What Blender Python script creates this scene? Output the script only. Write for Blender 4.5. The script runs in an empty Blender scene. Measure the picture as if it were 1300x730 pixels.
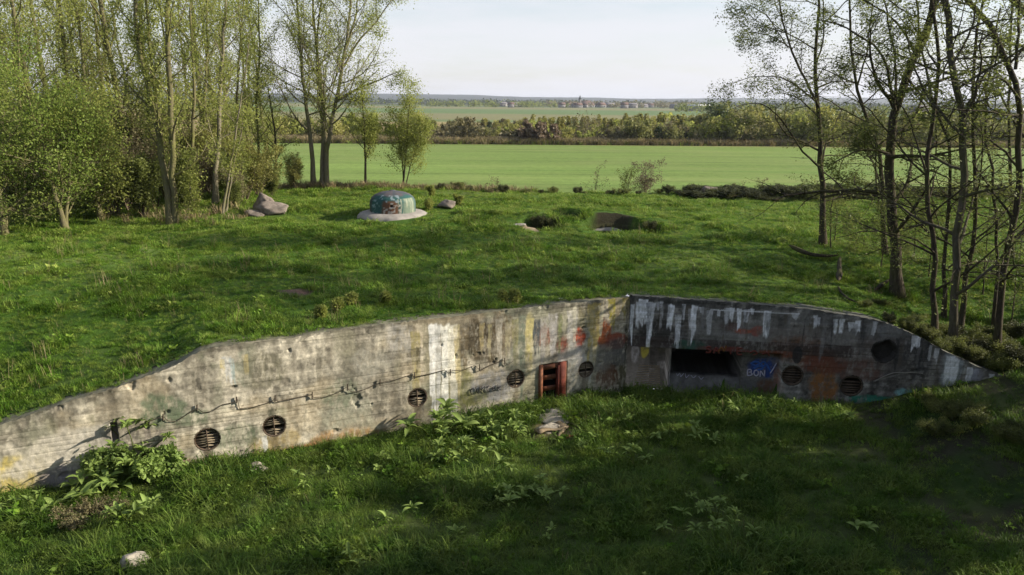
import bpy, math, random
import numpy as np
from mathutils import Vector, Matrix

random.seed(7)
RNG = np.random.default_rng(7)
SC = bpy.context.scene
COL = SC.collection
R_ = math.radians

# ------------------------------------------------------------------ camera
CAM_H, F_PX, IW, IH = 6.2, 928.0, 1300.0, 730.0
PITCH, ROLL = R_(14.27), R_(0.55)
fw = np.array([0, math.cos(PITCH), -math.sin(PITCH)])
r0 = np.array([1.0, 0, 0]); u0_ = np.array([0, math.sin(PITCH), math.cos(PITCH)])
rt = math.cos(ROLL) * r0 + math.sin(ROLL) * u0_
up = -math.sin(ROLL) * r0 + math.cos(ROLL) * u0_
CP = np.array([0, 0, CAM_H])
cam = bpy.data.objects.new('camera', bpy.data.cameras.new('camera'))
COL.objects.link(cam)
cam.matrix_world = Matrix(((rt[0], up[0], -fw[0], 0), (rt[1], up[1], -fw[1], 0), (rt[2], up[2], -fw[2], CAM_H), (0, 0, 0, 1)))
cam.data.sensor_width = 36.0
cam.data.lens = 36.0 * F_PX / IW
cam.data.clip_start = 0.1
cam.data.clip_end = 40000
SC.camera = cam

# ------------------------------------------------------------------ light
SUN_EL = R_(23.0)
SUN_AZ = R_(2.0)                    # measured from +x towards +y
SUN_STRENGTH = 5.0
sdir = Vector((math.cos(SUN_EL) * math.cos(SUN_AZ), math.cos(SUN_EL) * math.sin(SUN_AZ), math.sin(SUN_EL)))
sl = bpy.data.lights.new('sun', 'SUN'); sl.energy = SUN_STRENGTH; sl.angle = R_(0.53); sl.color = (1.0, 0.91, 0.76)
so = bpy.data.objects.new('sun', sl); COL.objects.link(so)
so.rotation_euler = sdir.to_track_quat('Z', 'Y').to_euler(); so.location = (60, 0, 60)

w = bpy.data.worlds.new('World'); SC.world = w; w.use_nodes = True
nt = w.node_tree; nt.nodes.clear()
def wn(t, **k):
    n = nt.nodes.new(t)
    for a, b in k.items(): setattr(n, a, b)
    return n
wo = wn('ShaderNodeOutputWorld'); bg = wn('ShaderNodeBackground')
sky = wn('ShaderNodeTexSky'); sky.sky_type = 'NISHITA'; sky.sun_disc = False
sky.sun_elevation = SUN_EL; sky.sun_rotation = math.pi / 2 - SUN_AZ
sky.air_density = 1.0; sky.dust_density = 1.0; sky.ozone_density = 1.0
tc = wn('ShaderNodeTexCoord'); mp = wn('ShaderNodeMapping'); mp.inputs['Scale'].default_value = (1.0, 1.0, 7.0)
nz = wn('ShaderNodeTexNoise'); nz.inputs['Scale'].default_value = 2.6; nz.inputs['Detail'].default_value = 6; nz.inputs['Roughness'].default_value = 0.62
cr = wn('ShaderNodeMapRange'); cr.inputs['From Min'].default_value = 0.32; cr.inputs['From Max'].default_value = 0.60
cr.inputs['To Min'].default_value = 0.22; cr.inputs['To Max'].default_value = 0.93
mx = wn('ShaderNodeMix', data_type='RGBA')
mx.inputs['B'].default_value = (5.2, 5.2, 5.55, 1)      # thin high cloud, same physical units as the sky
nt.links.new(tc.outputs['Generated'], mp.inputs['Vector']); nt.links.new(mp.outputs[0], nz.inputs['Vector'])
# thin cloud veil: seen edge-on it closes up towards the horizon, overhead it lets the blue through
sx = wn('ShaderNodeSeparateXYZ'); nt.links.new(tc.outputs['Generated'], sx.inputs[0])
def wm(op, a, b=None):
    n = wn('ShaderNodeMath', operation=op)
    for i, q in enumerate((a, b)):
        if q is None: continue
        if isinstance(q, bpy.types.NodeSocket): nt.links.new(q, n.inputs[i])
        else: n.inputs[i].default_value = q
    return n.outputs[0]
nt.links.new(nz.outputs['Fac'], cr.inputs['Value'])
tau = wm('MULTIPLY', cr.outputs[0], 0.34)
path = wm('ADD', wm('MAXIMUM', sx.outputs['Z'], 0.0), 0.07)
veil = wm('SUBTRACT', 1.0, wm('EXPONENT', wm('MULTIPLY', wm('DIVIDE', tau, path), -1.0)))
nt.links.new(veil, mx.inputs['Factor'])
nt.links.new(sky.outputs[0], mx.inputs['A']); nt.links.new(mx.outputs['Result'], bg.inputs['Color'])
bg.inputs['Strength'].default_value = 0.1
nt.links.new(bg.outputs[0], wo.inputs['Surface'])
SC.view_settings.view_transform = 'Standard'; SC.view_settings.look = 'None'
SC.view_settings.exposure = 0.80; SC.view_settings.gamma = 1.0
SC.cycles.volume_bounces = 0
SC.cycles.max_bounces = 6; SC.cycles.diffuse_bounces = 3; SC.cycles.transmission_bounces = 4; SC.cycles.transparent_max_bounces = 6

# ------------------------------------------------------------------ helpers
def ray(u, v):
    d = fw + rt * ((u - IW / 2) / F_PX) + up * ((IH / 2 - v) / F_PX)
    return d
def PZ(u, v, z):
    d = ray(u, v); return CP + d * ((z - CAM_H) / d[2])
def PY(u, v, y):
    d = ray(u, v); return CP + d * (y / d[1])

def hash2(i, j, seed):
    n = (i.astype(np.int64) * 374761393 + j.astype(np.int64) * 668265263 + seed * 974634777) & 0xFFFFFFFF
    n = ((n ^ (n >> 13)) * 1274126177) & 0xFFFFFFFF
    n = n ^ (n >> 16)
    return (n & 0xFFFFFF) / float(0xFFFFFF)
def vn(x, y, seed=0):
    x = np.asarray(x, float); y = np.asarray(y, float)
    i = np.floor(x); j = np.floor(y); fx = x - i; fy = y - j
    fx = fx * fx * (3 - 2 * fx); fy = fy * fy * (3 - 2 * fy)
    a = hash2(i, j, seed); b = hash2(i + 1, j, seed); c = hash2(i, j + 1, seed); d = hash2(i + 1, j + 1, seed)
    return (a * (1 - fx) + b * fx) * (1 - fy) + (c * (1 - fx) + d * fx) * fy
def fbm(x, y, seed=0, o=4):
    s = 0; a = 0.5; t = 0
    for k in range(o):
        s = s + a * vn(np.asarray(x) * 2 ** k, np.asarray(y) * 2 ** k, seed + 17 * k); t += a; a *= 0.5
    return s / t
def ss(a, b, x):
    t = np.clip((np.asarray(x, float) - a) / (b - a), 0, 1); return t * t * (3 - 2 * t)

def mesh_np(name, verts, quads=None, tris=None, smooth=False):
    me = bpy.data.meshes.new(name)
    verts = np.ascontiguousarray(verts, dtype=np.float32)
    me.vertices.add(len(verts)); me.vertices.foreach_set('co', verts.ravel())
    parts = []; starts = []; off = 0
    for fc in (quads, tris):
        if fc is None or len(fc) == 0: continue
        fc = np.asarray(fc, dtype=np.int32); k = fc.shape[1]
        parts.append(fc.ravel()); starts.append(off + np.arange(len(fc), dtype=np.int32) * k); off += fc.size
    li = np.concatenate(parts); st = np.concatenate(starts).astype(np.int32)
    me.loops.add(len(li)); me.loops.foreach_set('vertex_index', li)
    me.polygons.add(len(st)); me.polygons.foreach_set('loop_start', st)
    if smooth: me.polygons.foreach_set('use_smooth', np.ones(len(st), dtype=bool))
    me.update(calc_edges=True); me.validate()
    return me
def attr_col(me, col, name='paint'):
    a = me.attributes.new(name, 'FLOAT_COLOR', 'POINT')
    c = np.ones((len(col), 4), np.float32); c[:, :3] = col
    a.data.foreach_set('color', c.ravel())
def attr_f(me, val, name='tint'):
    a = me.attributes.new(name, 'FLOAT', 'POINT'); a.data.foreach_set('value', np.ascontiguousarray(val, np.float32))

def obj(name, me, mat=None, parent=None, loc=None):
    o = bpy.data.objects.new(name, me); COL.objects.link(o)
    if mat is not None and len(me.materials) == 0: me.materials.append(mat)
    if parent is not None: o.parent = parent
    if loc is not None: o.location = loc
    return o
def tag(o, label=None, cat=None, group=None, kind=None):
    if label: o['label'] = label
    if cat: o['category'] = cat
    if group: o['group'] = group
    if kind: o['kind'] = kind
    return o
def thing(name, loc, label, cat, group=None, rz=0, sc=1):
    o = bpy.data.objects.new(name, None); COL.objects.link(o); o.empty_display_size = 0.3
    o.location = loc; o.rotation_euler = (0, 0, rz); o.scale = (sc, sc, sc) if np.isscalar(sc) else sc
    return tag(o, label, cat, group)
def dup(root, loc, rz=0, sc=1, label=None, group=None):
    c = root.copy(); COL.objects.link(c); c.location = loc; c.rotation_euler = (0, 0, rz)
    c.scale = (sc, sc, sc) if np.isscalar(sc) else sc
    if label: c['label'] = label
    if group: c['group'] = group
    for ch in root.children:
        d = ch.copy(); COL.objects.link(d); d.parent = c
        for g in ch.children:
            e = g.copy(); COL.objects.link(e); e.parent = d
    return c

# ------------------------------------------------------------------ materials
class NB:
    def __init__(s, name):
        s.m = bpy.data.materials.new(name); s.m.use_nodes = True; s.t = s.m.node_tree; s.t.nodes.clear()
        s.out = s.n('ShaderNodeOutputMaterial')
    def n(s, typ, ins=None, **kw):
        n = s.t.nodes.new(typ)
        for a, b in kw.items(): setattr(n, a, b)
        for a, b in (ins or {}).items():
            if hasattr(b, 'links') or isinstance(b, bpy.types.NodeSocket): s.t.links.new(b, n.inputs[a])
            else: n.inputs[a].default_value = b
        return n
    def noise(s, scale, detail=4, rough=0.6, vec=None):
        n = s.n('ShaderNodeTexNoise', {'Scale': scale, 'Detail': detail, 'Roughness': rough})
        if vec is not None: s.t.links.new(vec, n.inputs['Vector'])
        return n.outputs['Fac']
    def rng(s, v, a, b, c, d):
        return s.n('ShaderNodeMapRange', {'Value': v, 'From Min': a, 'From Max': b, 'To Min': c, 'To Max': d}).outputs[0]
    def mix(s, f, a, b, mode='MIX'):
        n = s.n('ShaderNodeMix', data_type='RGBA', blend_type=mode)
        for k, v in (('Factor', f), ('A', a), ('B', b)):
            if isinstance(v, bpy.types.NodeSocket): s.t.links.new(v, n.inputs[k])
            else: n.inputs[k].default_value = (v if np.isscalar(v) else (*v, 1)) if k == 'Factor' or np.isscalar(v) else (*v, 1)
        return n.outputs['Result']
    def bright(s, c, f):
        n = s.n('ShaderNodeVectorMath', operation='SCALE'); s.t.links.new(c, n.inputs[0]); s.t.links.new(f, n.inputs['Scale'])
        return n.outputs[0]
    def bsdf(s, col, rough=0.9, bump=None, bstr=0.4, bdist=0.02, spec=0.25, trans=0.0, tcol=None):
        b = s.n('ShaderNodeBsdfPrincipled', {'Roughness': rough, 'Specular IOR Level': spec})
        if isinstance(col, bpy.types.NodeSocket): s.t.links.new(col, b.inputs['Base Color'])
        else: b.inputs['Base Color'].default_value = (*col, 1)
        if bump is not None:
            bn = s.n('ShaderNodeBump', {'Height': bump, 'Strength': bstr, 'Distance': bdist}); s.t.links.new(bn.outputs[0], b.inputs['Normal'])
        sh = b.outputs[0]
        if trans:
            tr = s.n('ShaderNodeBsdfTranslucent')
            c = tcol if tcol is not None else col
            if isinstance(c, bpy.types.NodeSocket): s.t.links.new(c, tr.inputs['Color'])
            else: tr.inputs['Color'].default_value = (*c, 1)
            mxs = s.n('ShaderNodeMixShader', {'Fac': trans}); s.t.links.new(sh, mxs.inputs[1]); s.t.links.new(tr.outputs[0], mxs.inputs[2]); sh = mxs.outputs[0]
        s.t.links.new(sh, s.out.inputs['Surface'])
        return s.m

def m_foliage(name, c1, c2, trans=0.35, scale=0.6):
    b = NB(name); g = b.n('ShaderNodeNewGeometry'); n1 = b.noise(scale, 3, vec=g.outputs['Position'])
    at = b.n('ShaderNodeAttribute', attribute_name='tint')
    f = b.n('ShaderNodeMath', {0: at.outputs['Fac'], 1: b.rng(n1, 0.3, 0.7, -0.25, 0.35)}, operation='ADD', use_clamp=True).outputs[0]
    oi = b.n('ShaderNodeObjectInfo')
    c = b.mix(f, c1, c2)
    c = b.bright(c, b.rng(oi.outputs['Random'], 0, 1, 0.85, 1.15))
    return b.bsdf(c, 0.6, trans=trans, spec=0.3)
def m_bark(name, c1, c2, moss=None, scale=3.0):
    b = NB(name); t = b.n('ShaderNodeTexCoord'); mp = b.n('ShaderNodeMapping', {'Vector': t.outputs['Object'], 'Scale': (6, 6, 1.2)})
    n1 = b.noise(scale, 6, 0.7, mp.outputs[0]); c = b.mix(b.rng(n1, 0.35, 0.65, 0, 1), c1, c2)
    if moss is not None:
        n2 = b.noise(0.9, 4, 0.6, t.outputs['Object']); c = b.mix(b.rng(n2, 0.45, 0.62, 0, 0.75), c, moss)
    return b.bsdf(c, 0.95, bump=n1, bstr=0.8, bdist=0.03, spec=0.1)
def m_simple(name, c1, c2, scale=4, rough=0.9, bstr=0.5, bdist=0.02, detail=6, spec=0.2):
    b = NB(name); t = b.n('ShaderNodeTexCoord'); n1 = b.noise(scale, detail, 0.65, t.outputs['Object'])
    return b.bsdf(b.mix(b.rng(n1, 0.3, 0.7, 0, 1), c1, c2), rough, bump=n1, bstr=bstr, bdist=bdist, spec=spec)

def m_ground():
    b = NB('ground'); g = b.n('ShaderNodeNewGeometry'); at = b.n('ShaderNodeAttribute', attribute_name='paint')
    n1 = b.noise(1.3, 8, 0.7, g.outputs['Position']); n2 = b.noise(14, 5, 0.7, g.outputs['Position'])
    mp = b.n('ShaderNodeMapping', {'Vector': g.outputs['Position'], 'Scale': (0.02, 0.35, 1)}); n3 = b.noise(1.0, 4, 0.6, mp.outputs[0])
    mp2 = b.n('ShaderNodeMapping', {'Vector': g.outputs['Position'], 'Scale': (0.05, 0.1, 1)}); n4 = b.noise(1.0, 5, 0.6, mp2.outputs[0])
    f = b.n('ShaderNodeMath', {0: b.rng(n1, 0.25, 0.75, 0.72, 1.28), 1: b.rng(n2, 0.25, 0.75, 0.7, 1.3)}, operation='MULTIPLY').outputs[0]
    f2 = b.n('ShaderNodeMath', {0: f, 1: b.rng(n3, 0.3, 0.7, 0.80, 1.2)}, operation='MULTIPLY').outputs[0]
    c = b.bright(at.outputs['Color'], f2)
    c = b.mix(b.rng(n4, 0.48, 0.68, 0, 0.4), c, (0.22, 0.25, 0.085))
    mp3 = b.n('ShaderNodeMapping', {'Vector': g.outputs['Position'], 'Scale': (0.006, 0.22, 1), 'Rotation': (0, 0, .06)}); n5 = b.noise(1.0, 6, 0.75, mp3.outputs[0])
    sy = b.n('ShaderNodeSeparateXYZ', {'Vector': g.outputs['Position']}); fm = b.rng(sy.outputs['Y'], 58, 62, 0, 1); fm2 = b.rng(sy.outputs['Y'], 150, 170, 1, 0)
    k5 = b.n('ShaderNodeMath', {0: b.n('ShaderNodeMath', {0: fm, 1: fm2}, operation='MULTIPLY').outputs[0], 1: b.rng(n5, 0.55, 0.66, 0, 0.55)}, operation='MULTIPLY').outputs[0]
    c = b.mix(k5, c, (0.27, 0.27, 0.11))
    k6 = b.n('ShaderNodeMath', {0: b.n('ShaderNodeMath', {0: fm, 1: fm2}, operation='MULTIPLY').outputs[0], 1: b.rng(n5, 0.44, 0.34, 0, 0.5)}, operation='MULTIPLY').outputs[0]
    c = b.mix(k6, c, (0.085, 0.17, 0.03))
    return b.bsdf(c, 0.95, bump=n2, bstr=0.6, bdist=0.05, spec=0.1)
def m_painted(name, bump_scale=30, bdist=0.006, rough=0.92):
    b = NB(name); t = b.n('ShaderNodeTexCoord'); at = b.n('ShaderNodeAttribute', attribute_name='paint')
    n1 = b.noise(bump_scale, 8, 0.72, t.outputs['Object']); n2 = b.noise(3.1, 8, 0.7, t.outputs['Object'])
    f = b.n('ShaderNodeMath', {0: b.rng(n1, 0.25, 0.75, 0.78, 1.22), 1: b.rng(n2, 0.25, 0.75, 0.85, 1.15)}, operation='MULTIPLY').outputs[0]
    return b.bsdf(b.bright(at.outputs['Color'], f), rough, bump=n1, bstr=0.7, bdist=bdist, spec=0.15)

def m_grass(name, c1, c2, c3, trans=0.4):
    b = NB(name); g = b.n('ShaderNodeNewGeometry'); n1 = b.noise(0.35, 4, 0.6, g.outputs['Position']); n2 = b.noise(1.7, 3, 0.6, g.outputs['Position'])
    oi = b.n('ShaderNodeObjectInfo'); at = b.n('ShaderNodeAttribute', attribute_name='tint')
    c = b.mix(b.rng(n1, 0.35, 0.65, 0, 1), c1, c2)
    c = b.mix(b.rng(n2, 0.42, 0.66, 0, 0.9), c, c3)
    c = b.bright(c, b.rng(oi.outputs['Random'], 0, 1, 0.65, 1.35))
    return b.bsdf(c, 0.6, trans=trans, spec=0.25)

M = dict(
    ground=m_ground(),
    wall=m_painted('weathered_concrete'),
    cupola=m_painted('painted_steel', 18, 0.01, 0.6),
    slab=m_simple('pale_concrete', (0.36, 0.33, 0.29), (0.22, 0.20, 0.18), 3, bdist=0.03),
    stone=m_simple('stone', (0.42, 0.38, 0.31), (0.24, 0.21, 0.17), 5, bdist=0.03),
    rubble=m_simple('rubble', (0.29, 0.24, 0.20), (0.10, 0.085, 0.07), 3, bdist=0.05),
    rust=m_simple('rust', (0.14, 0.10, 0.07), (0.06, 0.045, 0.035), 9, bdist=0.004),
    vent=m_simple('rusted_slat', (0.36, 0.30, 0.21), (0.17, 0.135, 0.09), 7, bdist=0.004),
    oxide=m_simple('oxide_red', (0.25, 0.10, 0.05), (0.12, 0.05, 0.03), 11, bdist=0.004, rough=0.75),
    oxide_dark=m_simple('oxide_dark', (0.17, 0.04, 0.025), (0.09, 0.025, 0.018), 6, bdist=0.004, rough=0.75),
    dark=m_simple('dark_void', (0.012, 0.011, 0.01), (0.02, 0.018, 0.016), 4),
    wire=m_simple('old_cable', (0.045, 0.036, 0.028), (0.09, 0.07, 0.05), 9),
    black=m_simple('black_paint', (0.02, 0.02, 0.03), (0.05, 0.05, 0.06), 20),
    blue=m_simple('blue_paint', (0.06, 0.17, 0.58), (0.04, 0.10, 0.34), 20),
    lilac=m_simple('lilac_paint', (0.62, 0.60, 0.74), (0.36, 0.34, 0.44), 30),
    red=m_simple('red_paint', (0.22, 0.05, 0.035), (0.10, 0.035, 0.03), 20),
    orange=m_simple('orange_paint', (0.24, 0.10, 0.03), (0.13, 0.06, 0.02), 20),
    white=m_simple('white_paint', (0.72, 0.72, 0.70), (0.5, 0.5, 0.5), 20),
    bark_dark=m_bark('bark_dark', (0.030, 0.025, 0.019), (0.085, 0.070, 0.050), (0.07, 0.07, 0.025)),
    bark_pale=m_bark('bark_pale', (0.13, 0.115, 0.08), (0.24, 0.21, 0.155), (0.14, 0.14, 0.045)),
    bark_grey=m_bark('bark_grey', (0.06, 0.052, 0.04), (0.125, 0.11, 0.085), (0.07, 0.072, 0.025)),
    bark_moss=m_bark('bark_moss', (0.10, 0.09, 0.05), (0.17, 0.15, 0.085), (0.15, 0.155, 0.04)),
    twig=m_simple('dry_twig', (0.16, 0.12, 0.08), (0.09, 0.07, 0.05), 8),
    wood=m_simple('dead_wood', (0.30, 0.23, 0.14), (0.17, 0.13, 0.09), 8),
    leaf_yel=m_foliage('leaf_yellow_green', (0.18, 0.21, 0.042), (0.40, 0.43, 0.11), .55),
    leaf_mid=m_foliage('leaf_mid_green', (0.12, 0.165, 0.03), (0.29, 0.34, 0.08), .55),
    leaf_deep=m_foliage('leaf_deep_green', (0.13, 0.195, 0.032), (0.33, 0.41, 0.09), .55),
    leaf_olive=m_foliage('leaf_olive', (0.095, 0.12, 0.028), (0.24, 0.27, 0.07), .5),
    leaf_brown=m_foliage('leaf_brown', (0.12, 0.105, 0.05), (0.24, 0.215, 0.105), 0.35),
    leaf_russet=m_foliage('leaf_russet', (0.12, 0.085, 0.055), (0.21, 0.155, 0.10), 0.3),
    leaf_gold=m_foliage('leaf_gold', (0.18, 0.18, 0.045), (0.33, 0.32, 0.09), 0.4),
    leaf_dark=m_foliage('leaf_dark', (0.03, 0.05, 0.02), (0.09, 0.12, 0.045), 0.2),
    belt_olive=m_foliage('belt_olive', (0.12, 0.13, 0.04), (0.27, 0.27, 0.09), .45),
    bramble=m_foliage('bramble_leaf', (0.075, 0.09, 0.026), (0.25, 0.275, 0.07), .45, 2.5),
    bramble_dark=m_foliage('bramble_dark_leaf', (0.05, 0.055, 0.022), (0.13, 0.14, 0.045), .35, 2.5),
    weed=m_foliage('weed_leaf', (0.13, 0.205, 0.045), (0.30, 0.40, 0.10), 0.4, 3.0),
    grass_lush=m_grass('grass_lush', (0.078, 0.175, 0.014), (0.135, 0.25, 0.022), (0.235, 0.315, 0.05)),
    grass_pale=m_grass('grass_pale', (0.17, 0.26, 0.032), (0.22, 0.30, 0.045), (0.30, 0.34, 0.08)),
    grass_dry=m_grass('grass_dry', (0.26, 0.20, 0.11), (0.30, 0.23, 0.13), (0.20, 0.19, 0.07), 0.25),
    house_wall=m_simple('render_wall', (0.22, 0.21, 0.20), (0.16, 0.15, 0.15), 0.5),
    roof_red=m_simple('roof_red', (0.15, 0.095, 0.08), (0.11, 0.075, 0.065), 0.8),
    roof_grey=m_simple('roof_grey', (0.20, 0.19, 0.20), (0.14, 0.13, 0.14), 0.8),
    roof_white=m_simple('roof_white', (0.7, 0.7, 0.7), (0.6, 0.6, 0.6), 0.8),
    glass=m_simple('window_dark', (0.05, 0.055, 0.06), (0.04, 0.04, 0.05), 1, rough=0.3),
    spire=m_simple('spire_slate', (0.10, 0.12, 0.12), (0.07, 0.08, 0.09), 1),
)

# ------------------------------------------------------------------ bunker lay-out and the ground
A = np.array([3.9, 23.3])
dL = np.array([-0.9163, -0.4004]); nL = np.array([0.4004, -0.9163])
dR = np.array([1.0, -0.13]); dR /= np.linalg.norm(dR); nR = np.array([dR[1], -dR[0]])
TL = np.array([(0, -.03), (.4, .0), (3, .02), (7, -.01), (9.7, -.05), (11, -.09), (12.85, -.11), (13.15, -.17), (13.42, -.30), (13.72, -.47), (14.26, -.64), (15.1, -.87), (16, -1.07), (17.7, -1.47), (20, -2.0), (24, -3.0), (40, -3.3)], float)
TR = np.array([(0, .03), (2.5, .0), (3.8, -.05), (5, -.12), (5.9, -.19), (7, -.32), (8, -.48), (9, -.85), (10, -1.36), (10.95, -1.77), (11.9, -2.11), (13, -2.6), (16, -3.2), (60, -3.3)], float)
def topL(s): return np.interp(s, TL[:, 0], TL[:, 1])
def topR(s): return np.interp(s, TR[:, 0], TR[:, 1])
FLOOR = -3.35
FIELD = -2.6
HOLES = [(775, 281, 1.5, 1.0, 1.6), (690, 283, 1.0, 0.7, 0.55), (822, 284, 0.85, 0.6, 0.35), (718, 277, 0.9, 0.5, .4)]
HOLES = [(*PZ(u, v + 3, 0.35)[:2], rx, ry, d) for u, v, rx, ry, d in HOLES]
CUP = PZ(499, 272, 0.62)

def floor_h(x, y):
    f = FLOOR + 0.22 * (fbm(x * .5 + 5, y * .5, 3, 3) - .5) + .12 * (fbm(x * 1.7, y * 1.7, 4, 2) - .5)
    rise = np.clip(x - 11.3, 0, 40) * 0.30
    f = f + rise
    f = f + np.clip(6.5 - y, 0, 60) * 0.34  # bank behind the camera, added to keep low sky light off the pit
    return np.where(f > -0.5, -0.5 + (f + 0.5) * 0.06, f)
def hill_h(x, y):
    b = 0.55 * np.exp(-((x + 6) ** 2 / 150 + (y - 39) ** 2 / 70)) + 0.25 * np.exp(-((x - 6) ** 2 / 90 + (y - 36) ** 2 / 40))
    b = b + 0.75 * (fbm(x * .16, y * .22, 11, 3) - .5) * ss(23, 28, y) + .24 * (fbm(x * .8, y * .9, 12, 3) - .5) + .13 * (fbm(x * 1.9, y * 2.1, 14, 2) - .5)
    yr = 50.5 + 1.2 * (vn(x * .12, x * 0, 5) - .5) + 0.012 * (x + 6) ** 2 * (x < -6)
    lip = 0.35 * np.exp(-((y - yr + .5) / 1.3) ** 2) * ss(6, 14, x)
    t = ss(yr, yr + 8, y)
    b = (b + lip) * (1 - t) + FIELD * t
    for hx, hy, rx, ry, d in HOLES:
        q = np.sqrt(((x - hx) / rx) ** 2 + ((y - hy) / ry) ** 2)
        b = b + .30 * ry * np.exp(-((x - hx) / (1.5 * rx)) ** 2 - ((y - hy - 1.25 * ry) / (1.2 * ry)) ** 4) - .38 * ry * np.exp(-((x - hx) / (1.0 * rx)) ** 2 - ((y - hy + 1.9 * ry) / (1.2 * ry)) ** 2)
        b = b - d * (1 - ss(0.82, 1.06, q))
    return b
def h(x, y, upper=False):
    x = np.asarray(x, float); y = np.asarray(y, float)
    pL = (x - A[0]) * nL[0] + (y - A[1]) * nL[1]; sL = (x - A[0]) * dL[0] + (y - A[1]) * dL[1]
    pR = (x - A[0]) * nR[0] + (y - A[1]) * nR[1]; sR = (x - A[0]) * dR[0] + (y - A[1]) * dR[1]
    d = np.minimum(pL, pR)
    fl = floor_h(x, y)
    near = np.minimum(np.abs(pL) + 50 * (sL < -.5), np.abs(pR) + 50 * (sR < -.5))
    hl = hill_h(x, y) * ss(0.4, 4, near) - 0.06 * (1 - ss(.5, 2, near))
    u = hl + topL(sL) * (1 - ss(.5, 9, -pL)) + topR(sR) * (1 - ss(.5, 8, -pR)) * (y < 45)
    u = np.where((x > 9) & (-pR < 6) & (-pR > 0), np.maximum(u, np.minimum(fl - .05, u + 3 * ss(13.5, 17.0, x))), u)
    wgt = ss(-0.52, -0.40, d) if not upper else 0 * d
    z = u * (1 - wgt) + fl * wgt
    # country beyond the field
    far = ss(160, 400, y)
    z = z + far * (1.2 * (fbm(x * .004, y * .004, 21, 3) - .5))
    return z
def G(u, v, t0=8.0, t1=400.0):
    d = ray(u, v); t = np.linspace(t0, t1, 8000) if t1 < 100 else np.geomspace(t0, t1, 8000)
    p = CP[None] + d[None] * t[:, None]
    below = p[:, 2] < h(p[:, 0], p[:, 1])
    k = int(np.argmax(below)) if below.any() else len(t) - 1
    return Vector(p[k])
def gz(x, y): return float(h(np.array([x]), np.array([y]))[0])

def axis(lo, hi, step, end_lo, end_hi, g=1.13):
    a = list(np.arange(lo, hi + 1e-6, step)); s = step; v = hi
    while v < end_hi: s *= g; v += s; a.append(v)
    s = step; v = lo
    while v > end_lo: s *= g; v -= s; a.insert(0, v)
    return np.array(a)
gx = axis(-24, 27, 0.22, -9000, 9000); gy = axis(9, 60, 0.22, -120, 9500)
X, Y = np.meshgrid(gx, gy); Z = h(X, Y)
BARE = [G(375, 372), G(660, 288), G(775, 295), G(705, 545), G(690, 525), G(105, 655), G(1240, 545)]
def zone_color(x, y):
    n = fbm(x * .3, y * .3, 31, 3); c = np.zeros(x.shape + (3,))
    grass = np.array([0.050, 0.098, 0.014]); c[:] = grass
    pL = (x - A[0]) * nL[0] + (y - A[1]) * nL[1]; pR = (x - A[0]) * nR[0] + (y - A[1]) * nR[1]
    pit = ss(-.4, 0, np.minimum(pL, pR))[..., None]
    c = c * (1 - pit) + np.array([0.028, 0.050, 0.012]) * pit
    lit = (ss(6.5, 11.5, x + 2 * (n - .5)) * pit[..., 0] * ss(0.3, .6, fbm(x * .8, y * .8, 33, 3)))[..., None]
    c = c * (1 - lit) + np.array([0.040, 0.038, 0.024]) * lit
    edge = 50.5 + 0.012 * (x + 6) ** 2 * (x < -6)
    dry = (np.exp(-((y - edge - 2) / 2.2) ** 2) * (0.3 + .5 * n))[..., None]
    c = c * (1 - dry) + np.array([0.20, 0.15, 0.08]) * dry
    fld = ss(edge + 6.0, edge + 9.5, y + 3 * (n - .5))[..., None]
    wheat = np.array([0.158, 0.228, 0.056]) * (0.92 + .16 * vn(x * .01, y * .07, 9)[..., None])
    c = c * (1 - fld) + wheat * fld
    e2 = 157 + 0.05 * x
    scrub = ss(e2, e2 + 5, y + 6 * (n - .5))[..., None]
    c = c * (1 - scrub) + (np.array([0.27, 0.20, 0.10]) * (0.6 + .8 * fbm(x * .05, y * .03, 8, 3)[..., None])) * scrub
    f2 = (ss(300, 340, y + .3 * x))[..., None]
    stripe = vn(x * .0008 + 3, y * .006, 77)[..., None]
    fields = np.array([0.12, 0.18, 0.075]) * (stripe > .42) + np.array([0.20, 0.19, 0.10]) * (stripe <= .42)
    c = c * (1 - f2) + fields * f2
    f3 = ss(1250, 1500, y)[..., None]
    c = c * (1 - f3) + np.array([0.07, 0.08, 0.04]) * f3
    for i, b in enumerate(BARE[:6]):
        rx, ry, cc = [(.75, .42, (.17, .11, .085)), (1.3, .6, (.20, .16, .11)), (1.2, .3, (.04, .036, .022)), (.9, .7, (.13, .10, .06)), (.5, .4, (.20, .16, .10)), (.7, .5, (.10, .075, .05)), (1.7, .8, (.10, .085, .06))][i]
        q = np.sqrt(((x - b.x) / rx) ** 2 + ((y - b.y) / ry) ** 2) + .5 * (fbm(x * 2.5, y * 2.5, 55, 2) - .5)
        mm = (1 - ss(.7, 1.15, q))[..., None]; c = c * (1 - mm) + np.array(cc) * mm
    for hx, hy, rx, ry, d in HOLES:
        q = np.sqrt(((x - hx) / rx) ** 2 + ((y - hy) / ry) ** 2); mm = ((1 - ss(.8, 1.1, q)) * .9)[..., None]
        c = c * (1 - mm) + np.array((.030, .028, .016)) * mm
    return c
ny, nx = X.shape
idx = np.arange(nx * ny).reshape(ny, nx)
quads = np.stack([idx[:-1, :-1], idx[:-1, 1:], idx[1:, 1:], idx[1:, :-1]], -1).reshape(-1, 4)
zq = Z.ravel()[quads]; cen = np.stack([X, Y], -1).reshape(-1, 2)[quads].mean(1) - A
qd = np.minimum(cen @ nL, cen @ nR)
quads = quads[~((np.ptp(zq, axis=1) > .9) & (qd > -.9) & (qd < .1) & (cen @ dL < 20) & (cen @ dR < 13))]   # the concrete stands here
me = mesh_np('ground', np.stack([X, Y, Z], -1).reshape(-1, 3), quads, smooth=True)
attr_col(me, zone_color(X, Y).reshape(-1, 3))
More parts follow.
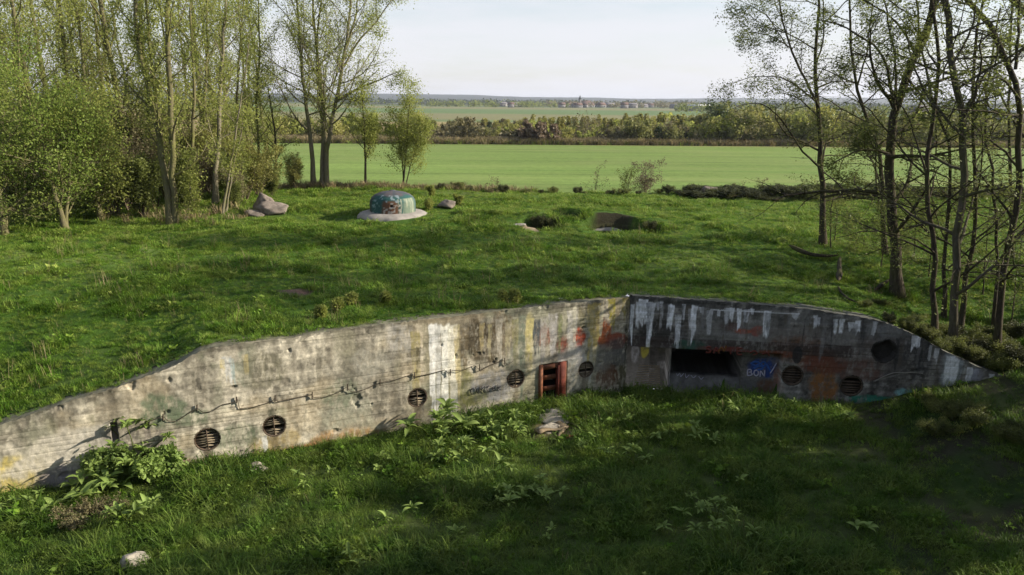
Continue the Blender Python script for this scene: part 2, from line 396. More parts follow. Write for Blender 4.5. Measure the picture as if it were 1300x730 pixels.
tag(obj('ground', me, M['ground']), kind='structure')

# far wooded ridge
hx_ = np.linspace(-7000, 7000, 300); rows = []
for k, (yy, hh) in enumerate([(3600, -3), (4200, 9), (4900, 20), (5600, 30), (6500, 16)]):
    rows.append(np.stack([hx_, np.full_like(hx_, yy) + 200 * vn(hx_ * .002, hx_ * 0 + k, 3), np.where(k, 1.6 * hh * (0.55 + .9 * fbm(hx_ * .0011 + k * .3, hx_ * 0, 41, 4)) + (k > 1) * 2 * vn(hx_ * .03, hx_ * 0 + k, 4), -3)], -1))
Vr = np.stack(rows); idr = np.arange(5 * 300).reshape(5, 300)
me = mesh_np('hills', Vr.reshape(-1, 3), np.stack([idr[:-1, :-1], idr[:-1, 1:], idr[1:, 1:], idr[1:, :-1]], -1).reshape(-1, 4), smooth=True)
M['ridge'] = m_simple('ridge_wood', (0.022, 0.032, 0.026), (0.035, 0.042, 0.03), 0.01, bdist=3.0)
tag(obj('hills', me, M['ridge']), kind='structure')

# ------------------------------------------------------------------ bunker
WALLS = {'L': (dL, nL, topL), 'R': (dR, nR, topR)}
def WP(wk, u, v, off=0.0):
    d_, n_, _ = WALLS[wk]; r = ray(u, v)
    t = ((A[0] + n_[0] * off) * n_[0] + (A[1] + n_[1] * off) * n_[1]) / (r[0] * n_[0] + r[1] * n_[1])
    p = CP + r * t
    return (p[0] - A[0]) * d_[0] + (p[1] - A[1]) * d_[1], p[2]
def W3(wk, s, z, off=0.0):
    d_, n_, _ = WALLS[wk]
    s = np.asarray(s, float); z = np.asarray(z, float)
    return np.stack([A[0] + d_[0] * s + n_[0] * off, A[1] + d_[1] * s + n_[1] * off, z + 0 * s], -1)

bunker = thing('bunker', (A[0], A[1], FLOOR), 'stained concrete bunker wall of two wings with round vents, sunk into the grassy bank', 'bunker')
def bpart(name, me, mat, parent=None):
    o = obj(name, me, mat); o.parent = parent or bunker
    o.location = (-A[0], -A[1], -FLOOR) if parent is None else (0, 0, 0)
    return o

VENTS_L = [(263, 558, .315), (348, 541, .30), (530, 505, .29), (655, 481, .285), (744, 469, .27)]
VENTS_R = [(1006, 477, .325), (1081, 490, .34)]
class Paint:
    def __init__(s, wk, S, Zz, col):
        s.wk, s.S, s.Z, s.c = wk, S, Zz, col; s.flake = False
        s.fl = .42 + .62 * ss(.40, .54, .5 * fbm(S * 7, Zz * 4, 171, 4) + .5 * fbm(S * 26, Zz * 9, 172, 3))
    def blend(s, m, col):
        m = np.clip(m * (np.maximum(s.fl, .78 if min(col) > .4 else 0) if s.flake else 1), 0, 1)[..., None]; s.c = s.c * (1 - m) + np.array(col) * m
    def patch(s, u, v, ru, rv, col, a=1, rough=.5, k=2.5, seed=0):
        s0, z0 = WP(s.wk, u, v); s1, _ = WP(s.wk, u + ru, v); _, z1 = WP(s.wk, u, v + rv)
        q = np.sqrt(((s.S - s0) / abs(s1 - s0)) ** 2 + ((s.Z - z0) / abs(z1 - z0)) ** 2) + rough * 2 * (fbm(s.S * k, s.Z * k, seed + int(u), 4) - .5)
        s.blend((1 - ss(.7, 1.15, q)) * min(1, a * 1.3), col)
    def streak(s, u, v0, v1, wpx, col, a=1, seed=0):
        s0, z0 = WP(s.wk, u, v0); _, z1 = WP(s.wk, u, v1); s1, _ = WP(s.wk, u + wpx, v0); hw = abs(s1 - s0) / 2
        f = np.clip((z0 - s.Z) / (z0 - z1), -1, 2)
        wob = hw * 1.0 * (fbm(s.Z * 1.8, 0 * s.Z + u * .37, 61, 3) - .5)
        fine = fbm(s.S * 14, s.Z * .8 + u, 63, 3); br = fbm(s.S * 9, s.Z * 5, 67 + int(u), 3)
        edge = np.abs(s.S - s0 - wob) / np.maximum(hw * (1.25 - .45 * np.clip(f, 0, 1)), .004) + .9 * (fine - .5)
        endz = f + .7 * (vn(s.S * 16, 0 * s.S + u, 64) - .5) * ss(0.25, .9, f) + .12 * (br - .5)
        m = (1 - ss(.85, 1.0, edge)) * ss(-.02, .02, f + .06 * (br - .5)) * (1 - ss(.85, 1.02, endz)) * (0.80 + .4 * ss(.35, .6, br))
        s.blend(m * a, col)

def wall_mesh(wk, smax, res=0.021):
    d_, n_, top = WALLS[wk]
    s = np.arange(0, smax, res); z = np.arange(FLOOR - .7, 0.24, res)
    S, Zz = np.meshgrid(s, z)
    T = np.broadcast_to(top(s)[None], S.shape) + 0.07 * (fbm(S * 1.1, 0 * S, 71 + (wk == 'R'), 4) - .5) + .06 * (fbm(S * 9, 0 * S, 73, 3) - .5)
    Zc = np.minimum(Zz, T)
    n1 = fbm(S * .55, Zc * .8, 101, 5); n2 = fbm(S * 3, Zc * 3, 102, 5); vs = fbm(S * 5, Zc * .35, 103, 4); n3 = fbm(S * 11, Zc * 11, 104, 3)
    bi = np.floor(Zc / .125 + .25 * (vn(S * .15, 0 * S, 7) - .5)); bseg = np.floor(S / 3.1 + hash2(bi, bi * 0, 5))
    bh = hash2(bi, bseg, 105); seam = np.abs(((Zc / .125 + .25 * (vn(S * .15, 0 * S, 7) - .5)) % 1) - .5)
    seam = ss(.42, .5, seam) * ss(.35, .6, fbm(S * .9, bi, 106, 3))
    off = .012 * (bh - .5) + .03 * (n2 - .5) + .012 * (n3 - .5) - .012 * seam + .05 * (n1 - .5)
    pock = ss(.77, .83, fbm(S * 2.3, Zc * 2.3, 108, 4)); off = off - .04 * pock
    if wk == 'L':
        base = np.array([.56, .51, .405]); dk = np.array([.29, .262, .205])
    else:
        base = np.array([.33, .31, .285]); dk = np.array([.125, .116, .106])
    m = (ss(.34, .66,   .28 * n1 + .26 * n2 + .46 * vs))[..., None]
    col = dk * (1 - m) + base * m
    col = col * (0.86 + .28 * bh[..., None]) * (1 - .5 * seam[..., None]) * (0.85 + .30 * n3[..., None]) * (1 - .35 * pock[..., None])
    P = Paint(wk, S, Zc, col)
    # old water staining running down from the coping
    drop = (T - Zc)
    wet = ss(.42, .7, fbm(S * 2.1, Zc * .22, 111, 4)) * (1 - ss(.5, 3.0, drop + 1.2 * (n2 - .5)))
    P.blend(.5 * wet, np.array([.075, .068, .05]) if wk == 'L' else np.array([.035, .034, .034]))
    crust = (1 - ss(.04, .26, drop + .25 * (n2 - .5)))
    P.blend(.62 * crust * (fbm(S * 3, Zc * 3, 113, 3) > .42), np.array([.10, .095, .07]) if wk == 'L' else np.array([.06, .06, .056]))
    sp = ss(.66, .72, fbm(S * 7, Zc * 7, 115, 3)); P.blend(.35 * sp, base * 1.25)
    gr1 = .5 * fbm(S * 6.5, Zc * 1.5, 181, 5) + .5 * fbm(S * 1.6, Zc * 9, 184, 4); gr2 = fbm(S * 19, Zc * 15, 182, 3)
    P.c = P.c * np.clip(.68 + .60 * ss(.34, .60, gr1), 0, 1.25)[..., None] ** .75 * (.86 + .28 * gr2)[..., None]
    pits = ss(.70, .74, fbm(S * 5.3, Zc * 5.3, 183, 3)); P.c = P.c * (1 - .45 * pits[..., None])
    rec = np.zeros_like(S); P.flake = True
    if wk == 'L':
        for k in range(26):                       # thin irregular lime runs along the whole wall
            u = 70 + k * 26 + 9 * math.sin(k * 5.1)
            vt = np.interp(u, [0, 225, 262, 540, 800], [545, 468, 446, 410, 380])
            P.streak(u, vt + 6 + 8 * (k % 3), vt + 45 + 30 * ((k * 7) % 5) / 4, 3 + 5 * ((k * 3) % 4) / 3, [(.43, .39, .31), (.12, .11, .08), (.30, .29, .20)][k % 3], .5)
        P.flake = False
        b1 = fbm(S * .55 + 7, Zc * .9, 191, 4); b2 = fbm(S * .8 + 3, Zc * .8 + 9, 192, 4); b3 = fbm(S * 1.5, Zc * .7, 193, 4)
        P.blend(.38 * ss(.52, .68, b1), (.46, .37, .23)); P.blend(.40 * ss(.54, .68, b2), (.24, .26, .17)); P.blend(.42 * ss(.56, .68, b3), (.16, .142, .11))
        P.flake = True
        gr = (.135, .17, .105)
        for u, v, a, b, c_, al in [(22, 608, 50, 28, (.50, .41, .15), .85), (60, 580, 60, 24, (.58, .53, .43), .8), (110, 560, 50, 22, (.54, .50, .42), .7), (85, 605, 40, 14, (.20, .18, .20), .6), (170, 560, 50, 26, (.17, .15, .13), .65),
                                   (205, 520, 30, 24, gr, .65), (300, 555, 34, 18, gr, .5), (245, 530, 24, 13, gr, .55), (310, 470, 14, 26, (.25, .27, .20), .5), (335, 470, 30, 26, (.16, .15, .10), .5), (440, 440, 20, 20, (.30, .28, .20), .5),
                                   (455, 470, 24, 26, (.20, .19, .15), .5), (470, 460, 26, 20, (.38, .36, .30), .5), (440, 520, 34, 26, (.30, .30, .23), .5), (483, 500, 10, 30, (.15, .14, .11), .5), (435, 500, 25, 20, gr, .35), (507, 430, 24, 20, (.44, .42, .38), .5),
                                   (385, 575, 60, 13, (.42, .20, .075), .75), (440, 556, 48, 12, (.38, .23, .10), .6), (350, 560, 30, 14, (.36, .27, .11), .5), (230, 590, 45, 10, (.22, .13, .075), .55), (130, 600, 40, 10, (.36, .28, .15), .5),
                                   (610, 435, 26, 34, (.105, .085, .055), .8), (625, 492, 34, 18, (.36, .35, .35), .6), (640, 420, 16, 28, (.16, .12, .07), .55), (588, 495, 14, 26, (.27, .26, .10), .5), (602, 505, 24, 10, (.30, .29, .10), .5), (560, 405, 40, 8, (.22, .19, .13), .5),
                                   (672, 440, 7, 40, (.42, .36, .15), .6), (657, 460, 14, 30, (.20, .22, .17), .5), (690, 425, 12, 16, (.23, .085, .055), .55), (715, 438, 10, 14, (.23, .075, .05), .7), (735, 430, 7, 14, (.40, .085, .045), .85),
                                   (768, 425, 9, 20, (.38, .12, .05), .75), (785, 432, 14, 10, (.30, .08, .045), .7), (722, 452, 14, 12, (.50, .47, .43), .6), (735, 455, 8, 18, (.50, .48, .46), .6), (785, 455, 18, 24, (.10, .10, .10), .6), (790, 480, 16, 20, (.10, .09, .05), .7), (770, 480, 14, 16, (.13, .06, .03), .6), (765, 455, 12, 20, (.20, .19, .17), .6)]:
            P.patch(u, v, a, b, c_, al)
        for u, a, b, wd, c_, al in [(288, 452, 482, 10, (.58, .57, .53), .9), (294, 455, 492, 5, (.33, .43, .43), .8), (311, 450, 476, 7, (.48, .40, .20), .6), (281, 456, 472, 6, (.52, .44, .22), .7),
                                    (335, 553, 577, 6, (.62, .61, .57), .9), (364, 544, 570, 4, (.40, .34, .24), .6), (347, 515, 538, 11, (.10, .10, .07), .8), (526, 420, 500, 12, (.34, .29, .13), .7), (530, 440, 478, 6, (.05, .045, .03), .6), (530, 516, 540, 14, (.17, .15, .12), .7),
                                    (542, 412, 505, 10, (.27, .25, .17), .6), (549, 413, 528, 9, (.80, .79, .75), 1), (556, 412, 520, 7, (.62, .61, .57), .9), (565, 412, 530, 10, (.82, .80, .72), 1), (574, 412, 532, 11, (.78, .74, .62), 1), (580, 412, 516, 8, (.56, .48, .28), .9),
                                    (590, 412, 470, 12, (.20, .16, .10), .7), (600, 405, 450, 9, (.11, .09, .06), .8), (612, 410, 440, 6, (.46, .38, .20), .6), (622, 412, 455, 5, (.50, .44, .26), .6), (634, 405, 462, 7, (.50, .46, .38), .8), (645, 408, 450, 8, (.42, .38, .24), .6),
                                    (655, 405, 470, 9, (.25, .24, .12), .7), (664, 400, 500, 8, (.17, .19, .14), .8), (674, 405, 462, 7, (.50, .44, .20), .9), (679, 440, 480, 10, (.50, .49, .40), .6), (682, 405, 445, 8, (.10, .11, .11), .8), (692, 402, 458, 9, (.38, .36, .33), .8), (703, 398, 460, 10, (.42, .40, .38), .9),
                                    (712, 398, 440, 5, (.20, .22, .10), .8), (717, 395, 432, 5, (.38, .36, .26), .6), (726, 393, 458, 11, (.46, .44, .40), .9), (730, 390, 450, 4, (.52, .49, .38), .7), (741, 390, 425, 9, (.20, .18, .10), .6), (755, 385, 448, 15, (.54, .43, .17), .92), (754, 440, 466, 9, (.52, .48, .36), .8),
                                    (763, 388, 425, 6, (.56, .51, .36), .9), (778, 377, 415, 9, (.33, .29, .06), .85), (786, 380, 412, 6, (.26, .22, .13), .7), (795, 377, 402, 9, (.34, .29, .10), .8), (803, 377, 470, 12, (.055, .05, .035), .8), (727, 455, 500, 10, (.30, .31, .28), .7), (748, 462, 490, 8, (.54, .53, .50), .6)]:
            P.streak(u, a, b, wd, c_, al)
        P.flake = False
        for u, v, rad in VENTS_L:
            s0, z0 = WP(wk, u, v); q = np.hypot(S - s0, Zc - z0)
            rec = np.where(q < rad, -.26, rec); P.blend((q < rad + .02) * 1.0, (.06, .05, .035)); P.blend(.35 * np.exp(-((q - rad) / .05) ** 2), (.2, .175, .135))  # shallow cavity coloured dark to imitate deep shade behind the slats
            P.blend(.5 * (1 - ss(.05, .16, np.abs(S - s0) + .1 * (n2 - .5))) * (Zc < z0 - rad) * (Zc > z0 - rad - .6), (.12, .09, .05))
        sa, za = WP(wk, 684, 466); sb, zb = WP(wk, 720, 459); _, zc_ = WP(wk, 690, 512)
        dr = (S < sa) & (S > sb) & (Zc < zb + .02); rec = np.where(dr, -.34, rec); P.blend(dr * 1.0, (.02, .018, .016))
        s0, z0 = WP(wk, 143, 536); _, z1 = WP(wk, 143, 562); nt_ = (np.abs(S - s0) < .07) & (Zc < z0) & (Zc > z1); rec = np.where(nt_, -.16, rec); P.blend(nt_ * .6, (.10, .09, .10))
        door = (sa, sb, zb)
    else:
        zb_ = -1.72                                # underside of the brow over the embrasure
        for u, v, a, b, c_, al in [(880, 425, 70, 10, (.16, .155, .15), .5), (940, 425, 60, 18, (.21, .20, .185), .6), (1010, 425, 60, 14, (.20, .175, .16), .5), (1100, 425, 40, 16, (.17, .165, .165), .5), (860, 385, 60, 7, (.06, .058, .055), .6),
                                   (830, 420, 30, 22, (.055, .05, .045), .7), (1010, 445, 40, 18, (.16, .075, .04), .6), (1045, 485, 18, 30, (.27, .125, .05), .85), (1045, 460, 34, 16, (.16, .06, .04), .7), (1100, 450, 50, 25, (.13, .095, .08), .45), (1160, 450, 30, 25, (.06, .058, .06), .6),
                                   (1110, 508, 36, 7, (.045, .20, .14), .9), (1150, 500, 14, 7, (.25, .46, .47), .95), (1085, 470, 40, 14, (.17, .08, .06), .4), (1140, 470, 20, 20, (.11, .10, .09), .5), (1209, 470, 16, 20, (.42, .45, .47), .85), (1240, 475, 12, 8, (.36, .36, .42), .8),
                                   (930, 415, 20, 8, (.10, .05, .04), .5), (960, 420, 10, 8, (.30, .07, .045), .5), (945, 421, 12, 3, (.38, .12, .08), .7), (1070, 430, 20, 10, (.24, .225, .21), .6), (1130, 420, 26, 9, (.20, .20, .20), .5), (1030, 405, 40, 8, (.17, .165, .16), .5)]:
            P.patch(u, v, a, b, c_, al)
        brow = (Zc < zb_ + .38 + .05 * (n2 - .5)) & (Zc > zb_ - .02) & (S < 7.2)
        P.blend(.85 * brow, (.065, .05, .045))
        P.patch(875, 440, 22, 9, (.05, .10, .075), .8); P.patch(990, 450, 34, 5, (.16, .06, .035), .8); P.patch(925, 446, 40, 6, (.15, .045, .035), .7)
        wh = (.88, .88, .92)
        for u, a, b, wd, al in [(803, 386, 430, 4, .95), (811, 383, 426, 5, .9), (816, 380, 410, 9, .9), (822, 384, 400, 4, .5), (826, 384, 444, 10, .97), (841, 382, 418, 4, .5), (838, 383, 392, 7, .5), (852, 387, 424, 8, .97), (862, 400, 446, 7, .6), (868, 386, 404, 4, .5), (882, 388, 430, 7, .9), (877, 392, 422, 5, .6), (891, 390, 400, 6, .6),
                                (902, 394, 420, 7, .45), (913, 394, 404, 4, .7), (923, 391, 409, 6, .8), (930, 391, 411, 5, .9), (940, 392, 414, 6, .9), (948, 393, 408, 8, .9), (956, 392, 400, 5, .6), (975, 395, 432, 9, .98), (1010, 397, 405, 8, .5), (1036, 400, 420, 5, .85), (1040, 403, 414, 3, .6), (1062, 405, 425, 6, .6), (1069, 405, 426, 6, .8),
                                (1082, 409, 420, 9, .7), (1090, 407, 424, 6, .85), (1110, 408, 424, 6, .6), (1163, 426, 446, 8, .8), (1167, 426, 440, 4, .8), (1182, 438, 456, 4, .5), (1190, 442, 460, 6, .6), (1207, 452, 492, 13, .8), (1215, 455, 500, 10, .75), (1232, 466, 494, 7, .8), (1259, 475, 490, 6, .6)]:
            P.streak(u, a, b, wd, wh, al)
        for k in range(34):
            u = 812 + k * 13 + 5 * math.sin(k * 3.3); vt = np.interp(u, [800, 950, 1100, 1270], [378, 388, 408, 478])
            P.streak(u, vt + 5, vt + 20 + 35 * ((k * 5) % 7) / 6, 2 + 4 * ((k * 3) % 4) / 3, [(.23, .22, .22), (.04, .04, .04), (.12, .10, .08)][k % 3], .55)
        top_line = (np.abs(Zc + .33 + .02 * (n2 - .5)) < .018) & (S > 2.6) & (S < 5.4); P.blend(top_line * .7, wh)
        # embrasure: a shallow stepped niche under the brow with the gun slot in it
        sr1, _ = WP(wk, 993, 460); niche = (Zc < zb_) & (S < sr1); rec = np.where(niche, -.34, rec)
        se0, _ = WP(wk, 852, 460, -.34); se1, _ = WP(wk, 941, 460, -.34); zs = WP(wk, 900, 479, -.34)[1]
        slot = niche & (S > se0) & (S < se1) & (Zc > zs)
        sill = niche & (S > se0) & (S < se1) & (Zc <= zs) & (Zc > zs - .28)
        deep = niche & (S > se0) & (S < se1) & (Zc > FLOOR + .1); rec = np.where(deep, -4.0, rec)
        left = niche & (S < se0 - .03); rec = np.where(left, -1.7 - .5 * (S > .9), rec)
        P.flake = False; P.blend(deep * 1.0, (.022, .021, .020)); P.blend(left * .6, (.06, .06, .042)); P.blend((niche & ~slot) * .35, (.07, .07, .07)); P.blend((niche & (Zc < zs) & ~deep & ~left) * .5, (.135, .13, .125)); P.flake = True  # slot and niche darkened in colour to imitate shade inside the recess
        P.patch(822, 458, 5, 20, (.36, .33, .06), .95); P.patch(808, 470, 5, 14, (.35, .35, .36), .6); P.patch(866, 452, 6, 14, (.06, .07, .03), .6); P.patch(845, 466, 9, 12, (.10, .095, .06), .4)
        P.patch(968, 471, 19, 15, (.045, .08, .26), .85, .5); P.patch(960, 490, 20, 10, (.13, .13, .13), .6); P.patch(978, 496, 16, 10, (.16, .085, .05), .6); P.patch(988, 480, 4, 18, (.24, .12, .085), .6)
        P.patch(855, 492, 14, 6, (.35, .34, .33), .6); P.patch(830, 498, 8, 3, (.4, .4, .4), .6)
        P.flake = False
        for u, v, rad in VENTS_R:
            s0, z0 = WP(wk, u, v); q = np.hypot(S - s0, Zc - z0)
            rec = np.where(q < rad, -.26, rec); P.blend((q < rad + .03) * 1.0, (.035, .03, .026))  # cavity colour darkened here too, standing in for shade
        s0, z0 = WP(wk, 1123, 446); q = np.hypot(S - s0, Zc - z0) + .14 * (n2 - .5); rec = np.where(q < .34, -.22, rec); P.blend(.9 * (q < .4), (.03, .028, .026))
        s0, z0 = WP(wk, 1013, 447); q = np.hypot((S - s0) / .16, (Zc - z0 + .1) / .3) + .3 * (n2 - .5); P.blend(.9 * (q < 1), (.035, .034, .034))
        s0, z0 = WP(wk, 862, 440)
        for q0 in np.linspace(0, 1, 40):          # thin pale root line
            uu = 1110 + 62 * q0; vv = 484 - 12 * math.sin(q0 * 1.6) ; s1, z1 = WP(wk, uu, vv); P.blend(.6 * (np.hypot(S - s1, Zc - z1) < .03), (.25, .24, .22))
        door = (se0, se1, zs)
    P.c = P.c * (.80 + .40 * gr2)[..., None]
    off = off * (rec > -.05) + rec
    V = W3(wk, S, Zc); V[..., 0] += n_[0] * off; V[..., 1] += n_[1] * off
    ny_, nx_ = S.shape; idx = np.arange(ny_ * nx_).reshape(ny_, nx_)
    keep = (Zz[:-1, :-1] < T[:-1, :-1]) | (Zz[:-1, 1:] < T[:-1, 1:])
    q = np.stack([idx[:-1, :-1], idx[:-1, 1:], idx[1:, 1:], idx[1:, :-1]], -1)[keep]
    if wk == 'L': q = q[:, ::-1]
    # coping slab: top face going back from the front edge
    tops = topat = T[-1]
    topat = np.minimum(T[0], 5); nb = 9; ker = np.ones(41) / 41; tsm = np.convolve(np.pad(topat, 20, mode='edge'), ker, 'valid')
    capV = []; capC = []
    for k in range(nb):
        o_ = -.95 * k / (nb - 1); oo = o_ if k else off[np.argmax(Zz >= T, axis=0), np.arange(nx_)]
        zt = topat if k == 0 else tsm + .05 * (fbm(s * 5, s * 0 + k * .8, 131, 4) - .5) - .01 * k
        c = W3(wk, s, zt); c[:, 0] += n_[0] * oo; c[:, 1] += n_[1] * oo; capV.append(c)
        capC.append(np.array([.16, .15, .10] if wk == 'L' else [.10, .10, .085])[None] * (.5 + fbm(s * 5, s * 0 + k, 132, 3))[:, None])
    capV.append(capV[-1] * np.array([1, 1, 0]) + np.array([0, 0, FLOOR - .7]) if wk == 'L' else capV[-1] - np.array([0, 0, .6])); capC.append(capC[-1])
    base_i = ny_ * nx_; ci = base_i + np.arange((nb + 1) * nx_).reshape(nb + 1, nx_)
    q2 = np.stack([ci[:-1, :-1], ci[:-1, 1:], ci[1:, 1:], ci[1:, :-1]], -1).reshape(-1, 4)
    if wk == 'L': q2 = q2[:, ::-1]
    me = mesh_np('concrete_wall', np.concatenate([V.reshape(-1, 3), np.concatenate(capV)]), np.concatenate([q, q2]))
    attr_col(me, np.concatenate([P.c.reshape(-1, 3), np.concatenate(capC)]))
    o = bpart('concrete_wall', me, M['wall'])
    return o, door
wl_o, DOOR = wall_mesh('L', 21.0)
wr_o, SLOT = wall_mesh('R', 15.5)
wl_o['label'] = 'long sunlit pale concrete wing streaked with white and yellow paint'
wr_o['label'] = 'shaded dark concrete wing with white paint drips along its top edge'

def boxes(lst):
    """lst of (origin(3), ax, ay, az) full edge vectors -> verts, quads"""
    V = []; Q = []
    for o_, a, b, c in lst:
        o_, a, b, c = (np.array(t, float) for t in (o_, a, b, c)); k = len(V)
        for p in ((0, 0, 0), (1, 0, 0), (1, 1, 0), (0, 1, 0), (0, 0, 1), (1, 0, 1), (1, 1, 1), (0, 1, 1)):
            V.append(o_ + a * p[0] + b * p[1] + c * p[2])
        Q += [[k + i for i in f] for f in ((0, 3, 2, 1), (4, 5, 6, 7), (0, 1, 5, 4), (1, 2, 6, 5), (2, 3, 7, 6), (3, 0, 4, 7))]
    return np.array(V), np.array(Q)
def tubes(P, R, k=6):
    P = np.asarray(P, float); R = np.asarray(R, float); N, n, _ = P.shape
    T = np.gradient(P, axis=1); T /= np.linalg.norm(T, axis=2, keepdims=True) + 1e-9
    ref = np.where(np.abs(T[:, :1, 2:3]) > .8, np.array([[[1., 0, 0]]]), np.array([[[0, 0, 1.]]]))
    B1 = np.cross(T, np.broadcast_to(ref, T.shape)); B1 /= np.linalg.norm(B1, axis=2, keepdims=True) + 1e-9
    B2 = np.cross(T, B1); a = np.arange(k) * 2 * math.pi / k
    V = P[:, :, None] + R[:, :, None, None] * (np.cos(a)[None, None, :, None] * B1[:, :, None] + np.sin(a)[None, None, :, None] * B2[:, :, None])
    idx = np.arange(N * n * k).reshape(N, n, k); nxt = np.roll(idx, -1, axis=2)
    q = np.stack([idx[:, :-1], nxt[:, :-1], nxt[:, 1:], idx[:, 1:]], -1).reshape(-1, 4)
    return V.reshape(-1, 3), q
def merge(lst):
    V = []; Q = []; k = 0
    for v, q in lst: V.append(v); Q.append(np.asarray(q) + k); k += len(v)
    return np.concatenate(V), np.concatenate(Q)
def resample(pts, n):
    pts = np.asarray(pts, float); d = np.r_[0, np.cumsum(np.linalg.norm(np.diff(pts, axis=0), axis=1))]
    t = np.linspace(0, d[-1], n); out = np.stack([np.interp(t, d, pts[:, i]) for i in range(3)], -1)
    return out
def smooth_path(pts, n):
    out = resample(pts, n)
    for _ in range(max(1, n // 8)): out[1:-1] = .25 * out[:-2] + .5 * out[1:-1] + .25 * out[2:]
    return out

M['sill'] = m_simple('dark_concrete', (.20, .195, .185), (.085, .08, .075), 4, bdist=.03)
e0, e1, ez = SLOT; dR3 = np.array([dR[0], dR[1], 0]); nR3 = np.array([nR[0], nR[1], 0])
nseg = 26; ss_ = np.linspace(e0 - .05, e1 + .05, nseg); jz = .05 * (fbm(ss_ * 3, ss_ * 0, 151, 3) - .5)
rows_ = [W3('R', ss_, jz * 0 + FLOOR - .4, -.30), W3('R', ss_, jz + ez - .34, -.31), W3('R', ss_, jz + ez - .05, -.52), W3('R', ss_, jz + ez, -.75), W3('R', ss_, jz * 0 + FLOOR - .4, -.80)]
ib = np.arange(5 * nseg).reshape(5, nseg)
me = mesh_np('embrasure_sill', np.concatenate(rows_), np.stack([ib[:-1, :-1], ib[:-1, 1:], ib[1:, 1:], ib[1:, :-1]], -1).reshape(-1, 4))
o = bpart('embrasure_sill', me, M['sill']); o['label'] = 'sloping grey concrete sill below the black gun slot'

# vents: a round frame and rusty slats in each
def vent(wk, u, v, rad, label, nbar=9, mat='vent', spine=True):
    s0, z0 = WP(wk, u, v); d_, n_, _ = WALLS[wk]; d3 = np.array([d_[0], d_[1], 0]); n3 = np.array([n_[0], n_[1], 0])
    c = W3(wk, s0, z0)
    root = bpart('vent_grille', mesh_np('vent_grille', *ring(c - n3 * .03, d3, n3, rad, .014)), M['rust'])
    root['label'] = label
    for k in range(nbar):
        t = -1 + 2 * (k + .5) / nbar; zz = rad * t; hw = rad * math.sqrt(max(0, 1 - t * t)) * .97
        if hw < .08 or (int(u) * 7 + k * 13) % 11 == 0: continue
        zz += .012 * math.sin(k * 7.7 + u)
        o_ = c + d3 * (-hw) + np.array([0, 0, zz]) - n3 * (.13)
        bow = [(o_, d3 * 2 * hw, n3 * .085 + np.array([0, 0, -.032]), np.array([0, 0, .016]) + n3 * .004)]
        me = mesh_np('slat', *boxes(bow)); b = obj('slat', me, M[mat]); b.parent = root
    if spine:
        me = mesh_np('spine', *boxes([(c - n3 * .05 + d3 * -.014 + np.array([0, 0, -rad]), d3 * .028, n3 * .02, np.array([0, 0, 2 * rad]))])); b = obj('spine', me, M['rust']); b.parent = root
def ring(c, d3, n3, rad, t):
    a = np.linspace(0, 2 * math.pi, 37)[:-1]; V = []
    for rr, o_ in ((rad - t, -.2), (rad - t, .03), (rad + t * .4, .03), (rad + t * .4, -.2)):
        V.append(c + d3 * (rr * np.cos(a))[:, None] + np.array([0, 0, 1.]) * (rr * np.sin(a))[:, None] + n3 * o_)
    V = np.concatenate(V); i = np.arange(36); j = (i + 1) % 36
    q = np.concatenate([np.stack([i + 36 * r, j + 36 * r, j + 36 * ((r + 1) % 4), i + 36 * ((r + 1) % 4)], -1) for r in range(4)])
    return V, q
VL = ['round rusty vent with olive slats, nearest the left end', 'second round vent with the white paint dab below it', 'round vent under a dark stain beside the white paint streaks', 'round vent left of the red iron door', 'round vent right of the red iron door, partly flaked']
for (u, v, r_), lb in zip(VENTS_L, VL): vent('L', u, v, r_, lb, 8, 'vent')
for (u, v, r_), lb in zip(VENTS_R, ['dark round vent beside the blue graffiti', 'dark round vent above the teal paint']): vent('R', u, v, r_, lb, 8, 'rust', False)

# door: red oxide frame with ladder-like slats and one leaf standing open
sa, sb, zt = DOOR
dL3 = np.array([dL[0], dL[1], 0]); nL3 = np.array([nL[0], nL[1], 0]); UZ = np.array([0, 0, 1.0])
zd = gz(*W3('L', (sa + sb) / 2, 0, .1)[:2]) + .05
wdt = sa - sb; hgt = zt - zd
def lb(s, z, off, ds, dz, doff): return (W3('L', s, z, off), dL3 * ds, nL3 * doff, UZ * dz)
door = bpart('door', mesh_np('door', *boxes([lb(sb + .02, zd, -.16, .09, hgt, .17), lb(sa - .13, zd, -.10, .13, hgt, .15), lb(sb + .11, zt - .16, -.10, wdt - .24, .15, .13)])), M['oxide'])
door['label'] = 'rust red iron door with three gaps and its leaf standing open'
sp_ = (hgt - .16) / 3.2
for k in range(3):
    z_ = zd + .02 + k * sp_ * 1.04
    b = obj('door_slat', mesh_np('door_slat', *boxes([lb(sb + .36, z_, -.10, wdt - .49, .15 + .02 * (k == 0), .05)])), M['oxide']); b.parent = door
b = obj('door_leaf', mesh_np('door_leaf', *boxes([(W3('L', sb + .36, zd, -.12), dL3 * -.05, nL3 * .2, UZ * (hgt - .06)), (W3('L', sb + .33, zd + .02, .02), dL3 * -.24, nL3 * .06, UZ * (hgt + .02))])), M['oxide_dark']); b.parent = door
me = mesh_np('door_sill', *boxes([lb(sb - .05, zd - .12, -.2, wdt + .1, .11, .34)])); b = obj('door_sill', me, M['slab']); b.parent = door

